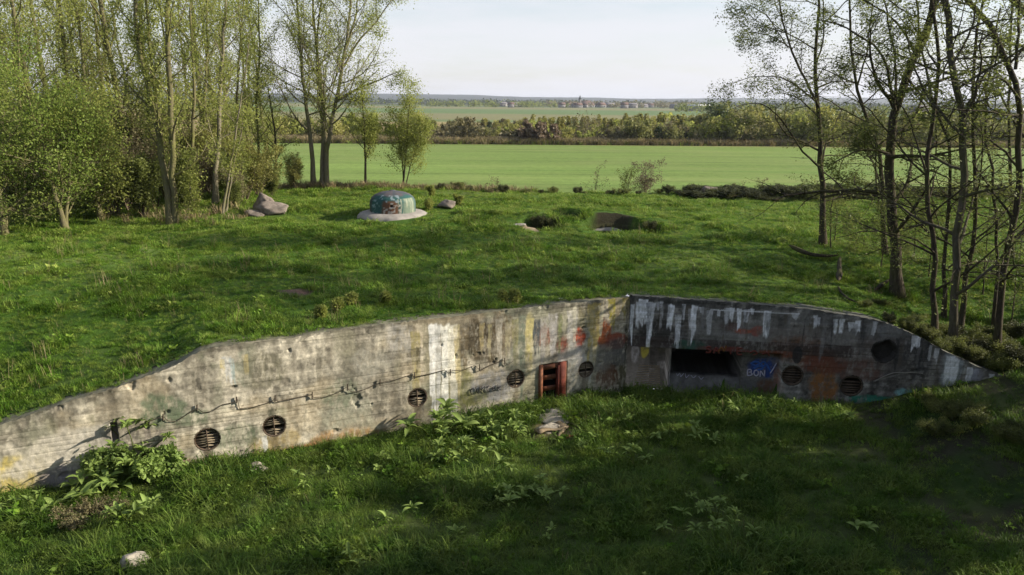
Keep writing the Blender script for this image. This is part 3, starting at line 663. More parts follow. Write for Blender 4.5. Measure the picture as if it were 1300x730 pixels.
# bent cable pinned along the long wing
def wallpath(wk, pts, off): return np.array([W3(wk, *WP(wk, u, v), off) for u, v in pts])
cab = [[(186, 536), (197, 531), (207, 528), (214, 534), (224, 534), (238, 525), (250, 517), (258, 523), (270, 521), (282, 513)],
       [(282, 513), (297, 510), (301, 506), (304, 518), (322, 516), (345, 509), (349, 504), (352, 509)],
       [(352, 509), (372, 505), (395, 500), (398, 504), (413, 503), (428, 498), (439, 491), (446, 497), (462, 494), (482, 485), (500, 482), (521, 475), (526, 478)],
       [(526, 478), (545, 474), (564, 469), (569, 474), (573, 470), (586, 470), (602, 463), (609, 470), (624, 462), (638, 457), (644, 463), (650, 458)]]
lst = []
for c in cab:
    p = wallpath('L', c, .045); lst.append(tubes(p[None], np.full((1, len(p)), .010), 6))
for u, v in [(207, 529), (250, 517), (300, 507), (349, 505), (396, 501), (441, 491), (482, 485), (526, 476), (571, 472), (608, 466), (640, 458)]:
    p = wallpath('L', [(u, v - 4), (u, v + 4)], .05); lst.append(tubes(p[None], np.full((1, 2), .018), 6))
bpart('cable', mesh_np('cable', *merge(lst)), M['wire'])

# rods of the fallen grating at the foot of the corner
lst = []
for k in range(10):
    a_ = W3('R', .25 + .02 * k, FLOOR + .12 + k * .075, -.05 - .05 * k); b_ = W3('R', 1.15, FLOOR + .30 + k * .055, -.16 - .04 * k)
    me = mesh_np('grating_rod', *tubes(np.array([[a_, b_]]), np.full((1, 2), .016), 6)); lst.append(me)
gr_root = bpart('grating', lst[0], M['wood']); gr_root['label'] = 'fallen grating of thin pale rods in the corner'
for me in lst[1:]:
    o = obj('grating_rod', me, M['wood']); o.parent = gr_root

# graffiti strokes
FONT = {'B': [[(0, 0), (0, 1), (.6, .95), (.65, .6), (.1, .52), (.7, .45), (.7, .05), (0, 0)]], 'O': [[(.35, 0), (0, .3), (.05, .8), (.4, 1), (.7, .75), (.7, .25), (.35, 0)]],
        'N': [[(0, 0), (.05, 1), (.65, 0), (.7, 1)]], 'S': [[(.65, .9), (.3, 1), (.02, .75), (.3, .52), (.68, .3), (.4, 0), (0, .1)]], 'A': [[(0, 0), (.35, 1), (.7, 0)], [(.15, .38), (.58, .38)]],
        'T': [[(0, 1), (.7, 1)], [(.35, 1), (.35, 0)]], 'I': [[(.2, 0), (.2, 1)]], 'E': [[(.65, 1), (.05, 1), (.05, 0), (.65, 0)], [(.05, .5), (.5, .5)]], 'F': [[(.65, 1), (.05, 1), (.05, 0)], [(.05, .5), (.5, .5)]],
        'C': [[(.65, .85), (.3, 1), (0, .5), (.2, 0), (.65, .12)]], 'V': [[(0, 1), (.35, 0), (.7, 1)]], 'K': [[(0, 0), (0, 1)], [(.65, 1), (.02, .45), (.7, 0)]], 'e': [[(.05, .35), (.5, .4), (.4, .65), (.1, .6), (.02, .2), (.3, 0), (.6, .12)]],
        'k': [[(0, 0), (.05, .9)], [(.5, .55), (.05, .28), (.6, 0)]], 'L': [[(0, 1), (0, 0), (.6, 0)]], 'U': [[(0, 1), (.05, .15), (.35, 0), (.62, .15), (.68, 1)]]}
def strokes(wk, uvlists, wpx, off, mat, label=None, nm='graffiti_stroke'):
    d_, n_, _ = WALLS[wk]; n3 = np.array([n_[0], n_[1], 0]); lst = []
    for uv in uvlists:
        p = smooth_path(np.array([W3(wk, *WP(wk, u, v, off), off) for u, v in uv]), max(8, 5 * len(uv)))
        T = np.gradient(p, axis=0); T /= np.linalg.norm(T, axis=1, keepdims=True) + 1e-9
        Bn = np.cross(T, n3); hw = wpx * .026 / 2
        V = np.concatenate([p - Bn * hw, p + Bn * hw, p + Bn * hw - n3 * .02, p - Bn * hw - n3 * .02]); n = len(p); i = np.arange(n - 1)
        q = np.concatenate([np.stack([i + n * r, i + n * r + 1, i + n * ((r + 1) % 4) + 1, i + n * ((r + 1) % 4)], -1) for r in range(4)])
        lst.append((V, q))
    for vq in lst:
        o = bpart(nm, mesh_np(nm, *vq), M[mat])
        if label: o['label'] = label
def write(wk, text, u0, v0, u1, v1, hpx, wpx, off, mat, label):
    out = []; n = len(text)
    for i, ch in enumerate(text):
        if ch == ' ': continue
        cu = u0 + (u1 - u0) * i / n; cv = v0 + (v1 - v0) * i / n; cw = (u1 - u0) / n
        for st in FONT[ch]: out.append([(cu + x * cw * 1.05, cv - y * hpx) for x, y in st])
    strokes(wk, out, wpx, off, mat, label, 'graffiti_letter')
write('R', 'BON', 949, 477, 973, 479, 8, 1.5, -.31, 'lilac', 'pale lilac painted letters BON')
strokes('R', [[(953, 462), (958, 459), (965, 461), (960, 465), (955, 463)], [(957, 468), (963, 465), (970, 466), (967, 469), (961, 470)], [(966, 463), (971, 466), (972, 460), (967, 460), (966, 463)], [(973, 462), (979, 473), (985, 463)]], 2.2, -.31, 'blue', 'blue sprayed scribble above the letters BON')
strokes('R', [[(978, 474), (982, 468), (986, 461)]], 1.2, -.29, 'lilac', 'pale slash over the blue scribble')
write('R', 'SA IE', 896, 448, 945, 451, 8, 2.0, .025, 'red', 'dull red letters on the concrete brow')
strokes('R', [[(912, 447), (916, 440), (919, 447), (922, 439)]], 1.8, .03, 'orange', 'orange mark among the red letters')
strokes('R', [[(952, 448), (958, 445), (962, 449), (956, 451)], [(968, 450), (974, 447), (977, 452)]], 1.6, .025, 'red', 'faint red loops on the brow')
strokes('R', [[(859, 474), (860, 478), (863, 473), (864, 479), (868, 474)], [(870, 474), (871, 480), (875, 476)], [(877, 476), (880, 480), (884, 477)], [(887, 478), (890, 482), (893, 479)]], .5, -.285, 'lilac', 'small white scribble under the gun slot')
write('L', 'CVKCek', 597, 501, 639, 494, 8, .55, .035, 'black', 'thin black handwritten letters left of the door')
strokes('R', [[(1111, 484), (1122, 478), (1135, 473), (1155, 473), (1172, 474)]], .8, .04, 'slab', 'thin pale root across the dark wall')
# hanging broken chunk where the wall was blown open

# ------------------------------------------------------------------ armoured cupola
cz = gz(CUP[0], CUP[1]) + .16
cup = thing('armoured_cupola', (CUP[0], CUP[1], cz), 'domed steel observation cupola painted teal and white, on a concrete collar', 'cupola')
na, nr = 180, 70
prof = np.array([(1.40, -.1), (1.43, .1), (1.43, .50), (1.40, .71), (1.30, .89), (1.08, 1.05), (.75, 1.16), (.4, 1.22), (.2, 1.235), (.16, 1.275), (0.001, 1.28)])
dd = np.r_[0, np.cumsum(np.hypot(*np.diff(prof, axis=0).T))]; tt = np.linspace(0, dd[-1], nr)
pr = np.interp(tt, dd, prof[:, 0]); pz = np.interp(tt, dd, prof[:, 1])
th = np.linspace(0, 2 * math.pi, na, endpoint=False); TH, TT = np.meshgrid(th, np.arange(nr)); RR = pr[TT]; ZZ = pz[TT]
lump = 1 + .025 * (fbm(TH * 2.5, ZZ * 3, 201, 3) - .5)
hole = (np.abs(((TH - math.radians(-84) + math.pi) % (2 * math.pi)) - math.pi) < .05) & (np.abs(ZZ - .52) < .06)
RH = (RR * lump - .22 * hole) * .80
Vc = np.stack([RH * np.cos(TH), RH * np.sin(TH), ZZ * .90], -1)
ang = np.degrees(((TH - math.radians(-90) + math.pi) % (2 * math.pi)) - math.pi)     # 0 faces the camera side, + to the right
nA = fbm(ang * .05, ZZ * 4, 205, 4); nB = fbm(ang * .15, ZZ * 9, 206, 4)
c = np.zeros(TH.shape + (3,)); c[:] = (.065, .08, .09)
def cb(m, col):
    global c
    m = np.clip(m, 0, 1)[..., None]; c = c * (1 - m) + np.array(col) * .75 * m
cb(ss(.3, .6, nA) * .6, (.17, .125, .125))
low = 1 - ss(.98, 1.12, ZZ + .2 * (nA - .5))
cb(low * ss(-75, -55, ang + 20 * (nA - .5)) * (1 - ss(70, 110, ang)), (.04, .115, .105))
cb(ss(.55, .68, nB) * low * .8 * (np.abs(ang + 25) < 40), (.26, .36, .36))
cb((1 - ss(14, 24, np.abs(ang - 3 + 14 * (nA - .5)))) * (1 - ss(.7, .85, ZZ + .2 * (nB - .5))), (.17, .085, .05))
cb(ss(.54, .6, nB) * (np.abs(ang - 8) < 22) * (ZZ < .75) * .9, (.44, .41, .37))
cb(ss(30, 44, ang + 14 * (nA - .5)) * (1 - ss(72, 90, ang)) * (ZZ < .92) * .85, (.20, .25, .18))
cb(ss(.5, .6, fbm(ang * .3, ZZ * .8, 208, 3)) * (ang > 20) * (ang < 75) * (ZZ < .9) * .8, (.36, .38, .28))
cb(ss(.52, .62, nB) * (ZZ > .7) * (ZZ < 1.08) * (np.abs(ang + 2) < 30) * .8, (.30, .37, .40))
cb((ang < -55) * low * .8, (.07, .085, .08))
cb(hole * 1.0, (.02, .02, .02))
idx = np.arange(na * nr).reshape(nr, na); nx_ = np.roll(idx, -1, axis=1)
me = mesh_np('dome', Vc.reshape(-1, 3), np.stack([idx[:-1], nx_[:-1], nx_[1:], idx[1:]], -1).reshape(-1, 4), smooth=True)
attr_col(me, c.reshape(-1, 3)); obj('dome', me, M['cupola'], cup)
a2 = np.linspace(0, 2 * math.pi, 64, endpoint=False); ir = 1.78 + .3 * (fbm(np.cos(a2) * 2 + 9, np.sin(a2) * 2, 210, 3) - .5)
Vs = []
for k, (q, zz) in enumerate([(0.5, .12), (.78, .09), (.93, .02), (1.0, -.09), (1.05, -.55)]):
    Vs.append(np.stack([ir * q * np.cos(a2), ir * q * np.sin(a2), zz + .04 * (fbm(np.cos(a2) * 4 * q, np.sin(a2) * 4 * q, 211, 3) - .5)], -1))
ids = np.arange(5 * 64).reshape(5, 64); nxs = np.roll(ids, -1, axis=1)
obj('collar', mesh_np('collar', np.concatenate(Vs), np.stack([ids[1:], nxs[1:], nxs[:-1], ids[:-1]], -1).reshape(-1, 4)), M['slab'], cup)

# ------------------------------------------------------------------ stones and debris
def rock_mesh(seed, sx, sy, sz, rough=.35, planes=14):
    rg = np.random.default_rng(seed); n1, n2 = 40, 24
    t = np.linspace(0, 2 * math.pi, n1, endpoint=False); p = np.linspace(-math.pi / 2, math.pi / 2, n2); T, Pp = np.meshgrid(t, p)
    D = np.stack([np.cos(Pp) * np.cos(T), np.cos(Pp) * np.sin(T), np.sin(Pp)], -1)
    r = np.full(T.shape, 1.35)
    for _ in range(planes):
        nn = rg.normal(size=3); nn /= np.linalg.norm(nn); dn = D @ nn; r = np.where(dn > .05, np.minimum(r, rg.uniform(.68, 1.1) / np.maximum(dn, .05)), r)
    r = r * (1 + rough * .8 * (fbm(T * 2.6 + seed, Pp * 4 + seed, seed, 5) - .5) * np.cos(Pp) ** .5)
    V = D * r[..., None] * np.array([sx, sy, sz]); i = np.arange(n1 * n2).reshape(n2, n1); j = np.roll(i, -1, axis=1)
    return mesh_np('stone', V.reshape(-1, 3), np.stack([i[:-1], j[:-1], j[1:], i[1:]], -1).reshape(-1, 4))
def stone(name, u, v, seed, s, label, cat='stone', mat='stone', lift=.5, rz=0, group=None):
    p = G(u, v); o = obj(name, rock_mesh(seed, *s), M[mat]); o.location = (p.x, p.y, gz(p.x, p.y) + s[2] * lift); o.rotation_euler = (0, 0, rz)
    return tag(o, label, cat, group)
stone('stone', 175, 722, 3, (.25, .20, .21), 'pale squared stone lying in the grass at the bottom left', rz=.4, lift=.75)
stone('stone', 325, 596, 5, (.16, .13, .12), 'tan stone, largest of three below the second vent')
stone('stone', 319, 600, 6, (.13, .10, .09), 'pale stone, left one of three below the second vent')
stone('stone', 333, 598, 8, (.12, .11, .10), 'grey stone, right one of three below the second vent')
stone('boulder', 567, 263, 11, (.46, .38, .28), 'grey boulder in the grass to the right of the cupola', 'boulder', 'rubble')
stone('concrete_block', 349, 270, 14, (.72, .48, .36), 'pinkish broken concrete block at the edge of the left wood', 'rubble', 'rubble', .5)
stone('concrete_block', 338, 266, 15, (.6, .45, .5), 'darker rear block of the broken concrete at the left wood', 'rubble', 'rubble', .5)
stone('concrete_block', 325, 274, 16, (.6, .4, .25), 'low brown lump leaning on the broken concrete at the left wood', 'rubble', 'rubble', .3)
stone('concrete_slab', 772, 293, 21, (.95, .30, .10), 'flat pale concrete edge in front of the big crater', 'slab', 'slab', .2)
stone('concrete_slab', 660, 286, 23, (.34, .22, .06), 'pale broken slab left of the craters', 'slab', 'slab', .3)
stone('stone', 900, 246, 29, (.55, .4, .35), 'pale stone on the dark bramble bank at the field edge', mat='rubble')
stone('flagstone', 706, 525, 31, (.55, .24, .12), 'flat pale flagstone in the path by the red door', 'flagstone', 'slab', .4)
stone('flagstone', 706, 535, 32, (.60, .32, .11), 'mossy tan flagstone in front of the red door', 'flagstone', 'stone', .4)
stone('plank_heap_stone', 694, 546, 33, (.34, .2, .12), 'small tan slab lying beside the fallen planks', 'slab', 'stone', .4)
stone('stone', 767, 499, 35, (.17, .13, .12), 'small pale stone at the wall foot near the corner')
stone('stone', 878, 508, 36, (.15, .11, .09), 'pale chip of concrete below the gun slot', mat='slab')
def stick(name, uv, r, mat, label, cat, lift=.05, k=6):
    P = np.array([np.array(G(u, v)) + np.array([0, 0, lift]) for u, v in uv]); P = smooth_path(P, 10); c0 = P[0].copy()
    o = obj(name, mesh_np(name, *tubes((P - c0)[None], (np.linspace(r, r * .5, 10) * np.array([.1, .8, 1, 1.1, .9, 1, .95, 1, .8, .05]))[None], k), smooth=True), M[mat]); o.location = c0
    return tag(o, label, cat)
def plank(u0, v0, u1, v1, wd, label, mat='wood', th=.05):
    a, b = np.array(G(u0, v0)), np.array(G(u1, v1)); d = b - a; L = np.linalg.norm(d); d /= L; s = np.cross(d, UZ); s /= np.linalg.norm(s)
    n = 8; t = np.linspace(0, 1, n); V = []
    for sx, sz in ((-1, .08), (1, .08), (1, .08 + th), (-1, .08 + th)):
        V.append(d * (t * L)[:, None] + s * (sx * wd * (.8 + .35 * np.sin(t * 5 + u0)) / 2)[:, None] + UZ * (sz + .03 * np.sin(t * 7))[:, None])
    i = np.arange(n - 1); q = np.concatenate([np.stack([i + n * r, i + n * r + 1, i + n * ((r + 1) % 4) + 1, i + n * ((r + 1) % 4)], -1) for r in range(4)] + [np.array([[0, n, 2 * n, 3 * n], [n - 1, 4 * n - 1, 3 * n - 1, 2 * n - 1]])])
    o = obj('plank', mesh_np('plank', np.concatenate(V), q), M[mat]); o.location = a; tag(o, label, 'plank')
plank(682, 553, 716, 543, .42, 'broad weathered plank lying flat in the grass')
plank(708, 561, 717, 543, .13, 'narrow plank propped across the broad one')
plank(724, 541, 746, 553, .07, 'thin pale lath pointing right in the grass')
plank(719, 560, 735, 555, .07, 'short reddish lath below the pale one', 'oxide')
stick('fallen_branch', [(1000, 318), (1008, 322), (1018, 327), (1030, 331), (1048, 333), (1066, 331)], .11, 'bark_dark', 'dark fallen branch lying on the grass above the right wing', 'branch', .25)
stick('tree_stump', [(1063, 366), (1065, 355), (1064, 345), (1066, 334)], .13, 'bark_dark', 'short dark snag at the end of the fallen branch', 'stump', .3)
stick('root', [(1063, 366), (1068, 376), (1078, 384), (1090, 388)], .06, 'bark_dark', 'dark root running down from the snag', 'root', .1)
stick('fallen_branch', [(1110, 372), (1122, 363), (1136, 356)], .09, 'bark_dark', 'dark branch lying against the forked tree foot', 'branch', .12)

# ------------------------------------------------------------------ trees
def grow(P, R, Ls, rg, lv):
    """children of polylines P (N,n,3): lv = dict(m,t0,lr,ang,n,up,jit,rr,flat)"""
    N, n, _ = P.shape; m = lv['m']
    t = lv['t0'] + (lv.get('t1', 1) - lv['t0']) * (np.arange(m)[None] + rg.random((N, m))) / m
    f = t * (n - 1); i = np.minimum(f.astype(int), n - 2); fr = (f - i)[..., None]; ar = np.arange(N)[:, None]
    p0 = P[ar, i] * (1 - fr) + P[ar, i + 1] * fr; T = P[ar, i + 1] - P[ar, i]; T /= np.linalg.norm(T, axis=2, keepdims=True) + 1e-9
    rp = R[ar, i] * (1 - fr[..., 0]) + R[ar, i + 1] * fr[..., 0]
    ref = np.where(np.abs(T[..., 2:3]) > .85, np.array([1., 0, 0]), np.array([0, 0, 1.])); B1 = np.cross(T, ref); B1 /= np.linalg.norm(B1, axis=2, keepdims=True) + 1e-9; B2 = np.cross(T, B1)
    az = (np.arange(m)[None] * 2.4 + rg.random((N, 1)) * 6.28 + rg.normal(0, .4, (N, m)))[..., None]
    an = np.radians(lv['ang'] + rg.normal(0, 12, (N, m)))[..., None]
    D = np.cos(an) * T + np.sin(an) * (np.cos(az) * B1 + np.sin(az) * B2)
    if lv.get('flat'): D[..., 2] *= (1 - lv['flat'])
    D /= np.linalg.norm(D, axis=2, keepdims=True)
    L = Ls[:, None] * lv['lr'] * (1 - lv.get('tap', .55) * t) * rg.uniform(.6, 1.25, (N, m))
    k = lv['n']; C = np.zeros((N * m, k, 3)); C[:, 0] = p0.reshape(-1, 3); D = D.reshape(-1, 3); L = L.ravel(); st = (L / (k - 1))[:, None]
    for j in range(1, k):
        D = D + np.array([0, 0, lv['up']]) + rg.normal(0, lv['jit'], D.shape); D /= np.linalg.norm(D, axis=1, keepdims=True); C[:, j] = C[:, j - 1] + D * st
    r0_ = np.minimum(rp.ravel() * lv['rr'], L * .03 + .002); Rn = r0_[:, None] * np.linspace(1, .35, k)[None]
    return C, Rn, L
def leaves(P, rg, per, size, spread, flat=.5, t0=.2):
    N, n, _ = P.shape; t = t0 + (1 - t0) * rg.random((N, per)); f = t * (n - 1); i = np.minimum(f.astype(int), n - 2); fr = (f - i)[..., None]; ar = np.arange(N)[:, None]
    c = (P[ar, i] * (1 - fr) + P[ar, i + 1] * fr).reshape(-1, 3) + rg.normal(0, spread, (N * per, 3)); M_ = len(c)
    nrm = rg.normal(0, 1, (M_, 3)); nrm[:, 2] = nrm[:, 2] * (1 - flat) + flat * 2.0; nrm /= np.linalg.norm(nrm, axis=1, keepdims=True)
    a = rg.normal(0, 1, (M_, 3)); a -= nrm * (a * nrm).sum(1, keepdims=True); a /= np.linalg.norm(a, axis=1, keepdims=True); b = np.cross(nrm, a)
    s = (size * rg.uniform(.55, 1.4, M_))[:, None]
    V = np.stack([c - a * s, c + b * s * .55 + nrm * s * .12, c + a * s, c - b * s * .55 + nrm * s * .12], 1).reshape(-1, 3); q = np.arange(M_ * 4).reshape(-1, 4)
    clump = fbm(c[:, 0] * .9 + 3, c[:, 2] * .9 + c[:, 1] * .5, 301, 2)
    tint = np.repeat(np.clip(.5 * rg.random(M_) + .9 * (clump - .3), 0, 1), 4)
    return V, q, tint

def tree(name, base, stems, lv, leaf, bark, lmat, label, cat='tree', group=None, seed=0, k0=9, parts=('trunk',)):
    """stems: list of (points local, r0, r1). lv: levels. leaf: dict or None"""
    rg = np.random.default_rng(seed); root = thing(name, base, label, cat, group)
    n0 = 14; P = []; R = []
    for pts, ra, rb in stems:
        p = smooth_path(pts, n0); p[1:-1] += rg.normal(0, .012, p[1:-1].shape) * min(3., np.linalg.norm(p[-1] - p[0]) / 4); rr = ra + (rb - ra) * np.linspace(0, 1, n0) ** .8
        if p[0][2] < .1: rr[0] *= 1.5; rr[1] *= 1.12
        P.append(p); R.append(rr)
    P = np.array(P); R = np.array(R); Ls = np.linalg.norm(np.diff(P, axis=1), axis=2).sum(1)
    for j in range(len(P)):
        me = mesh_np('trunk', *tubes(P[j:j + 1], R[j:j + 1], k0 if R[j, 0] > .05 else 6), smooth=True); obj('trunk' if P[j, 0, 2] < .3 else 'limb', me, M[bark], root)
    segs = []; cur = (P, R, Ls); allP = []
    for li, l in enumerate(lv):
        if l['m'] == 0: continue
        nP = len(cur[0]); Lp = cur[2]; cur = grow(*cur, rg, l)
        if li == 0:
            kp = rg.random(len(cur[0])) < np.clip(np.repeat(Lp, l['m']) / Lp.max() * 1.35, .28, 1); cur = tuple(q[kp] for q in cur)
        segs.append(tubes(cur[0], cur[1], 5 if li == 0 else (4 if li == 1 else 3)))
        if leaf and li >= len(lv) - leaf.get('levels', 1): allP.append(cur[0])
    if segs: obj('branches', mesh_np('branches', *merge(segs), smooth=True), M[bark], root)
    if leaf:
        vs = []; qs = []; ts = []; k = 0
        for p in allP:
            v, q, t = leaves(p, rg, leaf['per'], leaf['size'], leaf['spread'], leaf.get('flat', .5), leaf.get('t0', .2)); vs.append(v); qs.append(q + k); ts.append(t); k += len(v)
        me = mesh_np('foliage', np.concatenate(vs), np.concatenate(qs)); attr_f(me, np.concatenate(ts)); obj('foliage', me, M[lmat], root)
    return root

def px_stem(base, y, pts, r0_, r1_, dy=0.0):
    """trunk path given as photo points at the tree's own distance; dy leans it in depth"""
    n = len(pts); out = []
    for i, (u, v) in enumerate(pts):
        out.append(PY(u, v, y + dy * i / max(1, n - 1)) - np.array(base))
    return (np.array(out), r0_, r1_)

AIRY = [dict(m=11, t0=.14, lr=.36, ang=62, n=8, up=.02, jit=.12, rr=.5, tap=.4), dict(m=7, t0=.12, lr=.46, ang=50, n=6, up=.0, jit=.13, rr=.6, flat=.55, tap=.4), dict(m=6, t0=.1, lr=.46, ang=48, n=4, up=0, jit=.14, rr=.6, flat=.65, tap=.3)]
LF_R = dict(per=7, size=.044, spread=.13, flat=.8, levels=1)
def rtree(name, u, v, y, paths, label, lv=AIRY, leaf=LF_R, bark='bark_dark', lmat='leaf_olive', seed=1, cat='tree', group=None):
    bx = PY(u, v, y); base = (bx[0], bx[1], gz(bx[0], bx[1]) - .05)
    st = []
    for pts, ra, rb, dy in paths:
        if cat == 'tree' and y < 34 and u > 1000: ra *= .86; rb *= .86
        pts = [tuple(q) for q in pts]; s_ = px_stem(base, y, pts, ra, rb, dy)
        if pts[0] == (u, v): s_[0][0] = (0, 0, 0)
        st.append(s_)
    return tree(name, base, st, lv, leaf, bark, lmat, label, cat, group, seed)
GR = 'trees above the right wing'
def lvm(m0, m1, m2, lr0=.34, **k):
    a = [dict(d) for d in AIRY]; a[0]['m'] = m0 + 4; a[1]['m'] = m1 + 2; a[2]['m'] = m2 + 1; a[0]['lr'] = lr0 * 1.4
    for kk, vv in k.items():
        for d in a: d[kk] = vv
    return a
rtree('alder_tree', 1045, 312, 32.0, [([(1045, 312), (1045, 250), (1042, 190), (1039, 140), (1036, 100), (1037, 60), (1039, 10), (1040, -50)], .17, .05, 1.0),
      ([(1039, 135), (1022, 100), (1008, 75), (996, 40), (989, 0), (985, -30)], .07, .03, -.8), ([(1043, 214), (1030, 205), (1012, 185), (1000, 162), (986, 146), (972, 131), (950, 130), (930, 138)], .06, .012, -1.5),
      ([(1037, 130), (1022, 118), (1005, 104), (985, 96), (955, 97), (922, 107)], .05, .01, -1.0), ([(1037, 112), (1055, 104), (1080, 104), (1105, 112)], .05, .012, .8), ([(1036, 80), (1045, 55), (1046, 20), (1044, -20)], .05, .02, .6), ([(1044, 230), (1056, 225), (1075, 232), (1095, 228)], .035, .01, -.6),
      ([(1002, 60), (980, 45), (955, 40), (930, 48)], .03, .008, -1.0), ([(1000, 60), (975, 20), (950, 5), (920, -5)], .03, .008, -.6)], 'slender dark tree, leftmost of those above the right wing', lvm(8, 5, 5, .30), LF_R, seed=11)
rtree('sapling', 1055, 316, 31.5, [([(1055, 316), (1054, 280), (1057, 250), (1065, 215), (1080, 180)], .03, .012, .5)], 'thin sapling right beside the leftmost right hand tree', lvm(6, 4, 3, .30), LF_R, seed=12)
rtree('alder_tree', 1143, 352, 26.5, [([(1143, 352), (1136, 310), (1131, 265), (1128, 220), (1130, 185), (1137, 135), (1150, 95), (1164, 62), (1180, 38), (1187, 0), (1188, -60)], .235, .13, .6),
      ([(1136, 140), (1131, 112), (1126, 80), (1113, 58), (1092, 46), (1066, 30), (1040, 25)], .075, .02, -1.0), ([(1136, 125), (1138, 95), (1136, 70), (1128, 30), (1120, -20)], .06, .025, .8), ([(1129, 196), (1112, 190), (1090, 190), (1074, 198), (1058, 207)], .075, .02, -.8),
      ([(1162, 68), (1148, 40), (1130, 20), (1105, 5), (1080, -10)], .06, .02, .7), ([(1150, 97), (1168, 120), (1188, 140), (1205, 147)], .06, .02, -.6), ([(1128, 215), (1112, 205), (1098, 180), (1080, 172)], .035, .012, .5), ([(1140, 122), (1118, 100), (1095, 92), (1072, 88)], .04, .012, -.7)],
      'thick dark forked tree leaning right above the wall', lvm(8, 5, 4, .28), LF_R, seed=21)
rtree('alder_tree', 1125, 318, 31.0, [([(1125, 318), (1122, 260), (1120, 210), (1110, 175), (1098, 140), (1086, 105), (1079, 60), (1075, 0), (1075, -30)], .135, .04, .5), ([(1088, 110), (1100, 70), (1105, 30), (1110, -10)], .05, .02, .4), ([(1112, 178), (1090, 160), (1070, 150), (1050, 152)], .04, .012, .5)],
      'dark straight tree directly behind the thick forked tree', lvm(9, 5, 4, .28), LF_R, seed=22)
rtree('alder_tree', 1193, 384, 23.6, [([(1193, 384), (1188, 330), (1182, 285), (1176, 240), (1174, 205), (1182, 165), (1192, 120), (1194, 80), (1190, 40), (1182, 5), (1178, -30)], .115, .05, .5), ([(1187, 322), (1175, 310), (1150, 300), (1120, 293), (1090, 294), (1062, 302)], .04, .012, -.4), ([(1194, 90), (1180, 70), (1168, 45), (1150, 20)], .04, .015, .4), ([(1175, 215), (1160, 170), (1150, 140), (1130, 120)], .04, .015, .5)],
      'slim dark tree with a sweeping low branch, right of the forked tree', lvm(7, 4, 4, .25), LF_R, seed=23)
rtree('alder_tree', 1216, 393, 23.0, [([(1216, 393), (1213, 352), (1213, 305), (1222, 245), (1227, 200), (1222, 160), (1215, 115), (1208, 70), (1203, 30), (1196, -10), (1190, -60)], .155, .10, .4), ([(1221, 158), (1232, 125), (1245, 105), (1262, 75), (1280, 50)], .055, .02, .8), ([(1210, 80), (1225, 55), (1236, 30), (1240, -10)], .05, .02, -.6), ([(1224, 175), (1200, 150), (1175, 120), (1160, 85), (1150, 40)], .06, .02, .5)],
      'pale barked tall tree at the middle of the right hand group', lvm(7, 4, 4, .25), LF_R, bark='bark_grey', seed=24)
rtree('alder_tree', 1226, 372, 25.0, [([(1226, 372), (1233, 320), (1237, 262), (1238, 200), (1233, 150), (1236, 100), (1240, 50), (1250, -10), (1255, -40)], .10, .045, .4), ([(1235, 140), (1250, 110), (1262, 95), (1275, 90)], .04, .015, .5)],
      'thin dark tree just right of the pale tall one', lvm(8, 4, 4, .28), LF_R, seed=25)
rtree('alder_tree', 1203, 372, 25.5, [([(1203, 372), (1200, 320), (1206, 260), (1212, 215), (1204, 175), (1182, 120), (1172, 80), (1165, 30), (1160, -20)], .085, .035, .4)],
      'thin leaning tree between the slim tree and the pale tall one', lvm(8, 4, 4, .28), LF_R, seed=27)
rtree('alder_tree', 1273, 408, 23.0, [([(1273, 408), (1271, 360), (1275, 318), (1288, 280), (1296, 225), (1296, 170), (1293, 125), (1286, 72), (1270, 45), (1248, 22), (1225, 0), (1200, -30)], .125, .085, .4), ([(1289, 88), (1292, 50), (1294, 10), (1296, -30)], .06, .03, .4), ([(1293, 125), (1275, 100), (1255, 98), (1230, 108), (1205, 107)], .05, .015, -.4), ([(1294, 150), (1270, 140), (1250, 145), (1235, 125)], .04, .015, .5)],
      'curved dark tree arching over to the left at the right edge', lvm(6, 4, 4, .22), LF_R, seed=26)
rtree('alder_tree', 1268, 392, 24.5, [([(1268, 392), (1268, 330), (1262, 260), (1256, 200), (1252, 150), (1251, 108), (1262, 60), (1270, 10)], .075, .03, .4)], 'thin upright tree left of the arching one', lvm(8, 4, 4, .28), LF_R, seed=28)
rtree('alder_tree', 1285, 332, 29.5, [([(1285, 332), (1284, 260), (1282, 190), (1280, 120), (1283, 60), (1285, 0)], .10, .04, .4)], 'dark straight tree far back at the right edge', lvm(9, 4, 4, .28), LF_R, seed=29)
rtree('bough_tree', 1362, 405, 25.5, [([(1362, 405), (1350, 320), (1345, 200), (1340, 100), (1325, 40), (1304, 10), (1275, -12), (1240, -40)], .2, .12, .3)], 'dark heavy bough crossing the top right corner', lvm(6, 4, 4, .25), LF_R, seed=30)
for k, (u, v, y, hpx) in enumerate([(1060, 300, 33, 60), (1120, 330, 29, 70), (1160, 330, 30, 90), (1180, 345, 28, 80), (1250, 360, 27, 110), (1290, 380, 25, 100)]):
    rtree('sapling', u, v, y, [([(u, v), (u + 3, v - hpx * .5), (u - 4 + 3 * k, v - hpx)], .025, .008, .3)], ['bare thin sapling behind the leftmost right hand tree', 'short sapling at the foot of the straight dark tree', 'leafy sapling between forked and slim trees', 'small sapling behind the slim dark tree', 'tall sapling beside the arching tree', 'sapling at the right edge in front of the far tree'][k], lvm(7, 5, 4, .4), LF_R, seed=40 + k, cat='sapling')

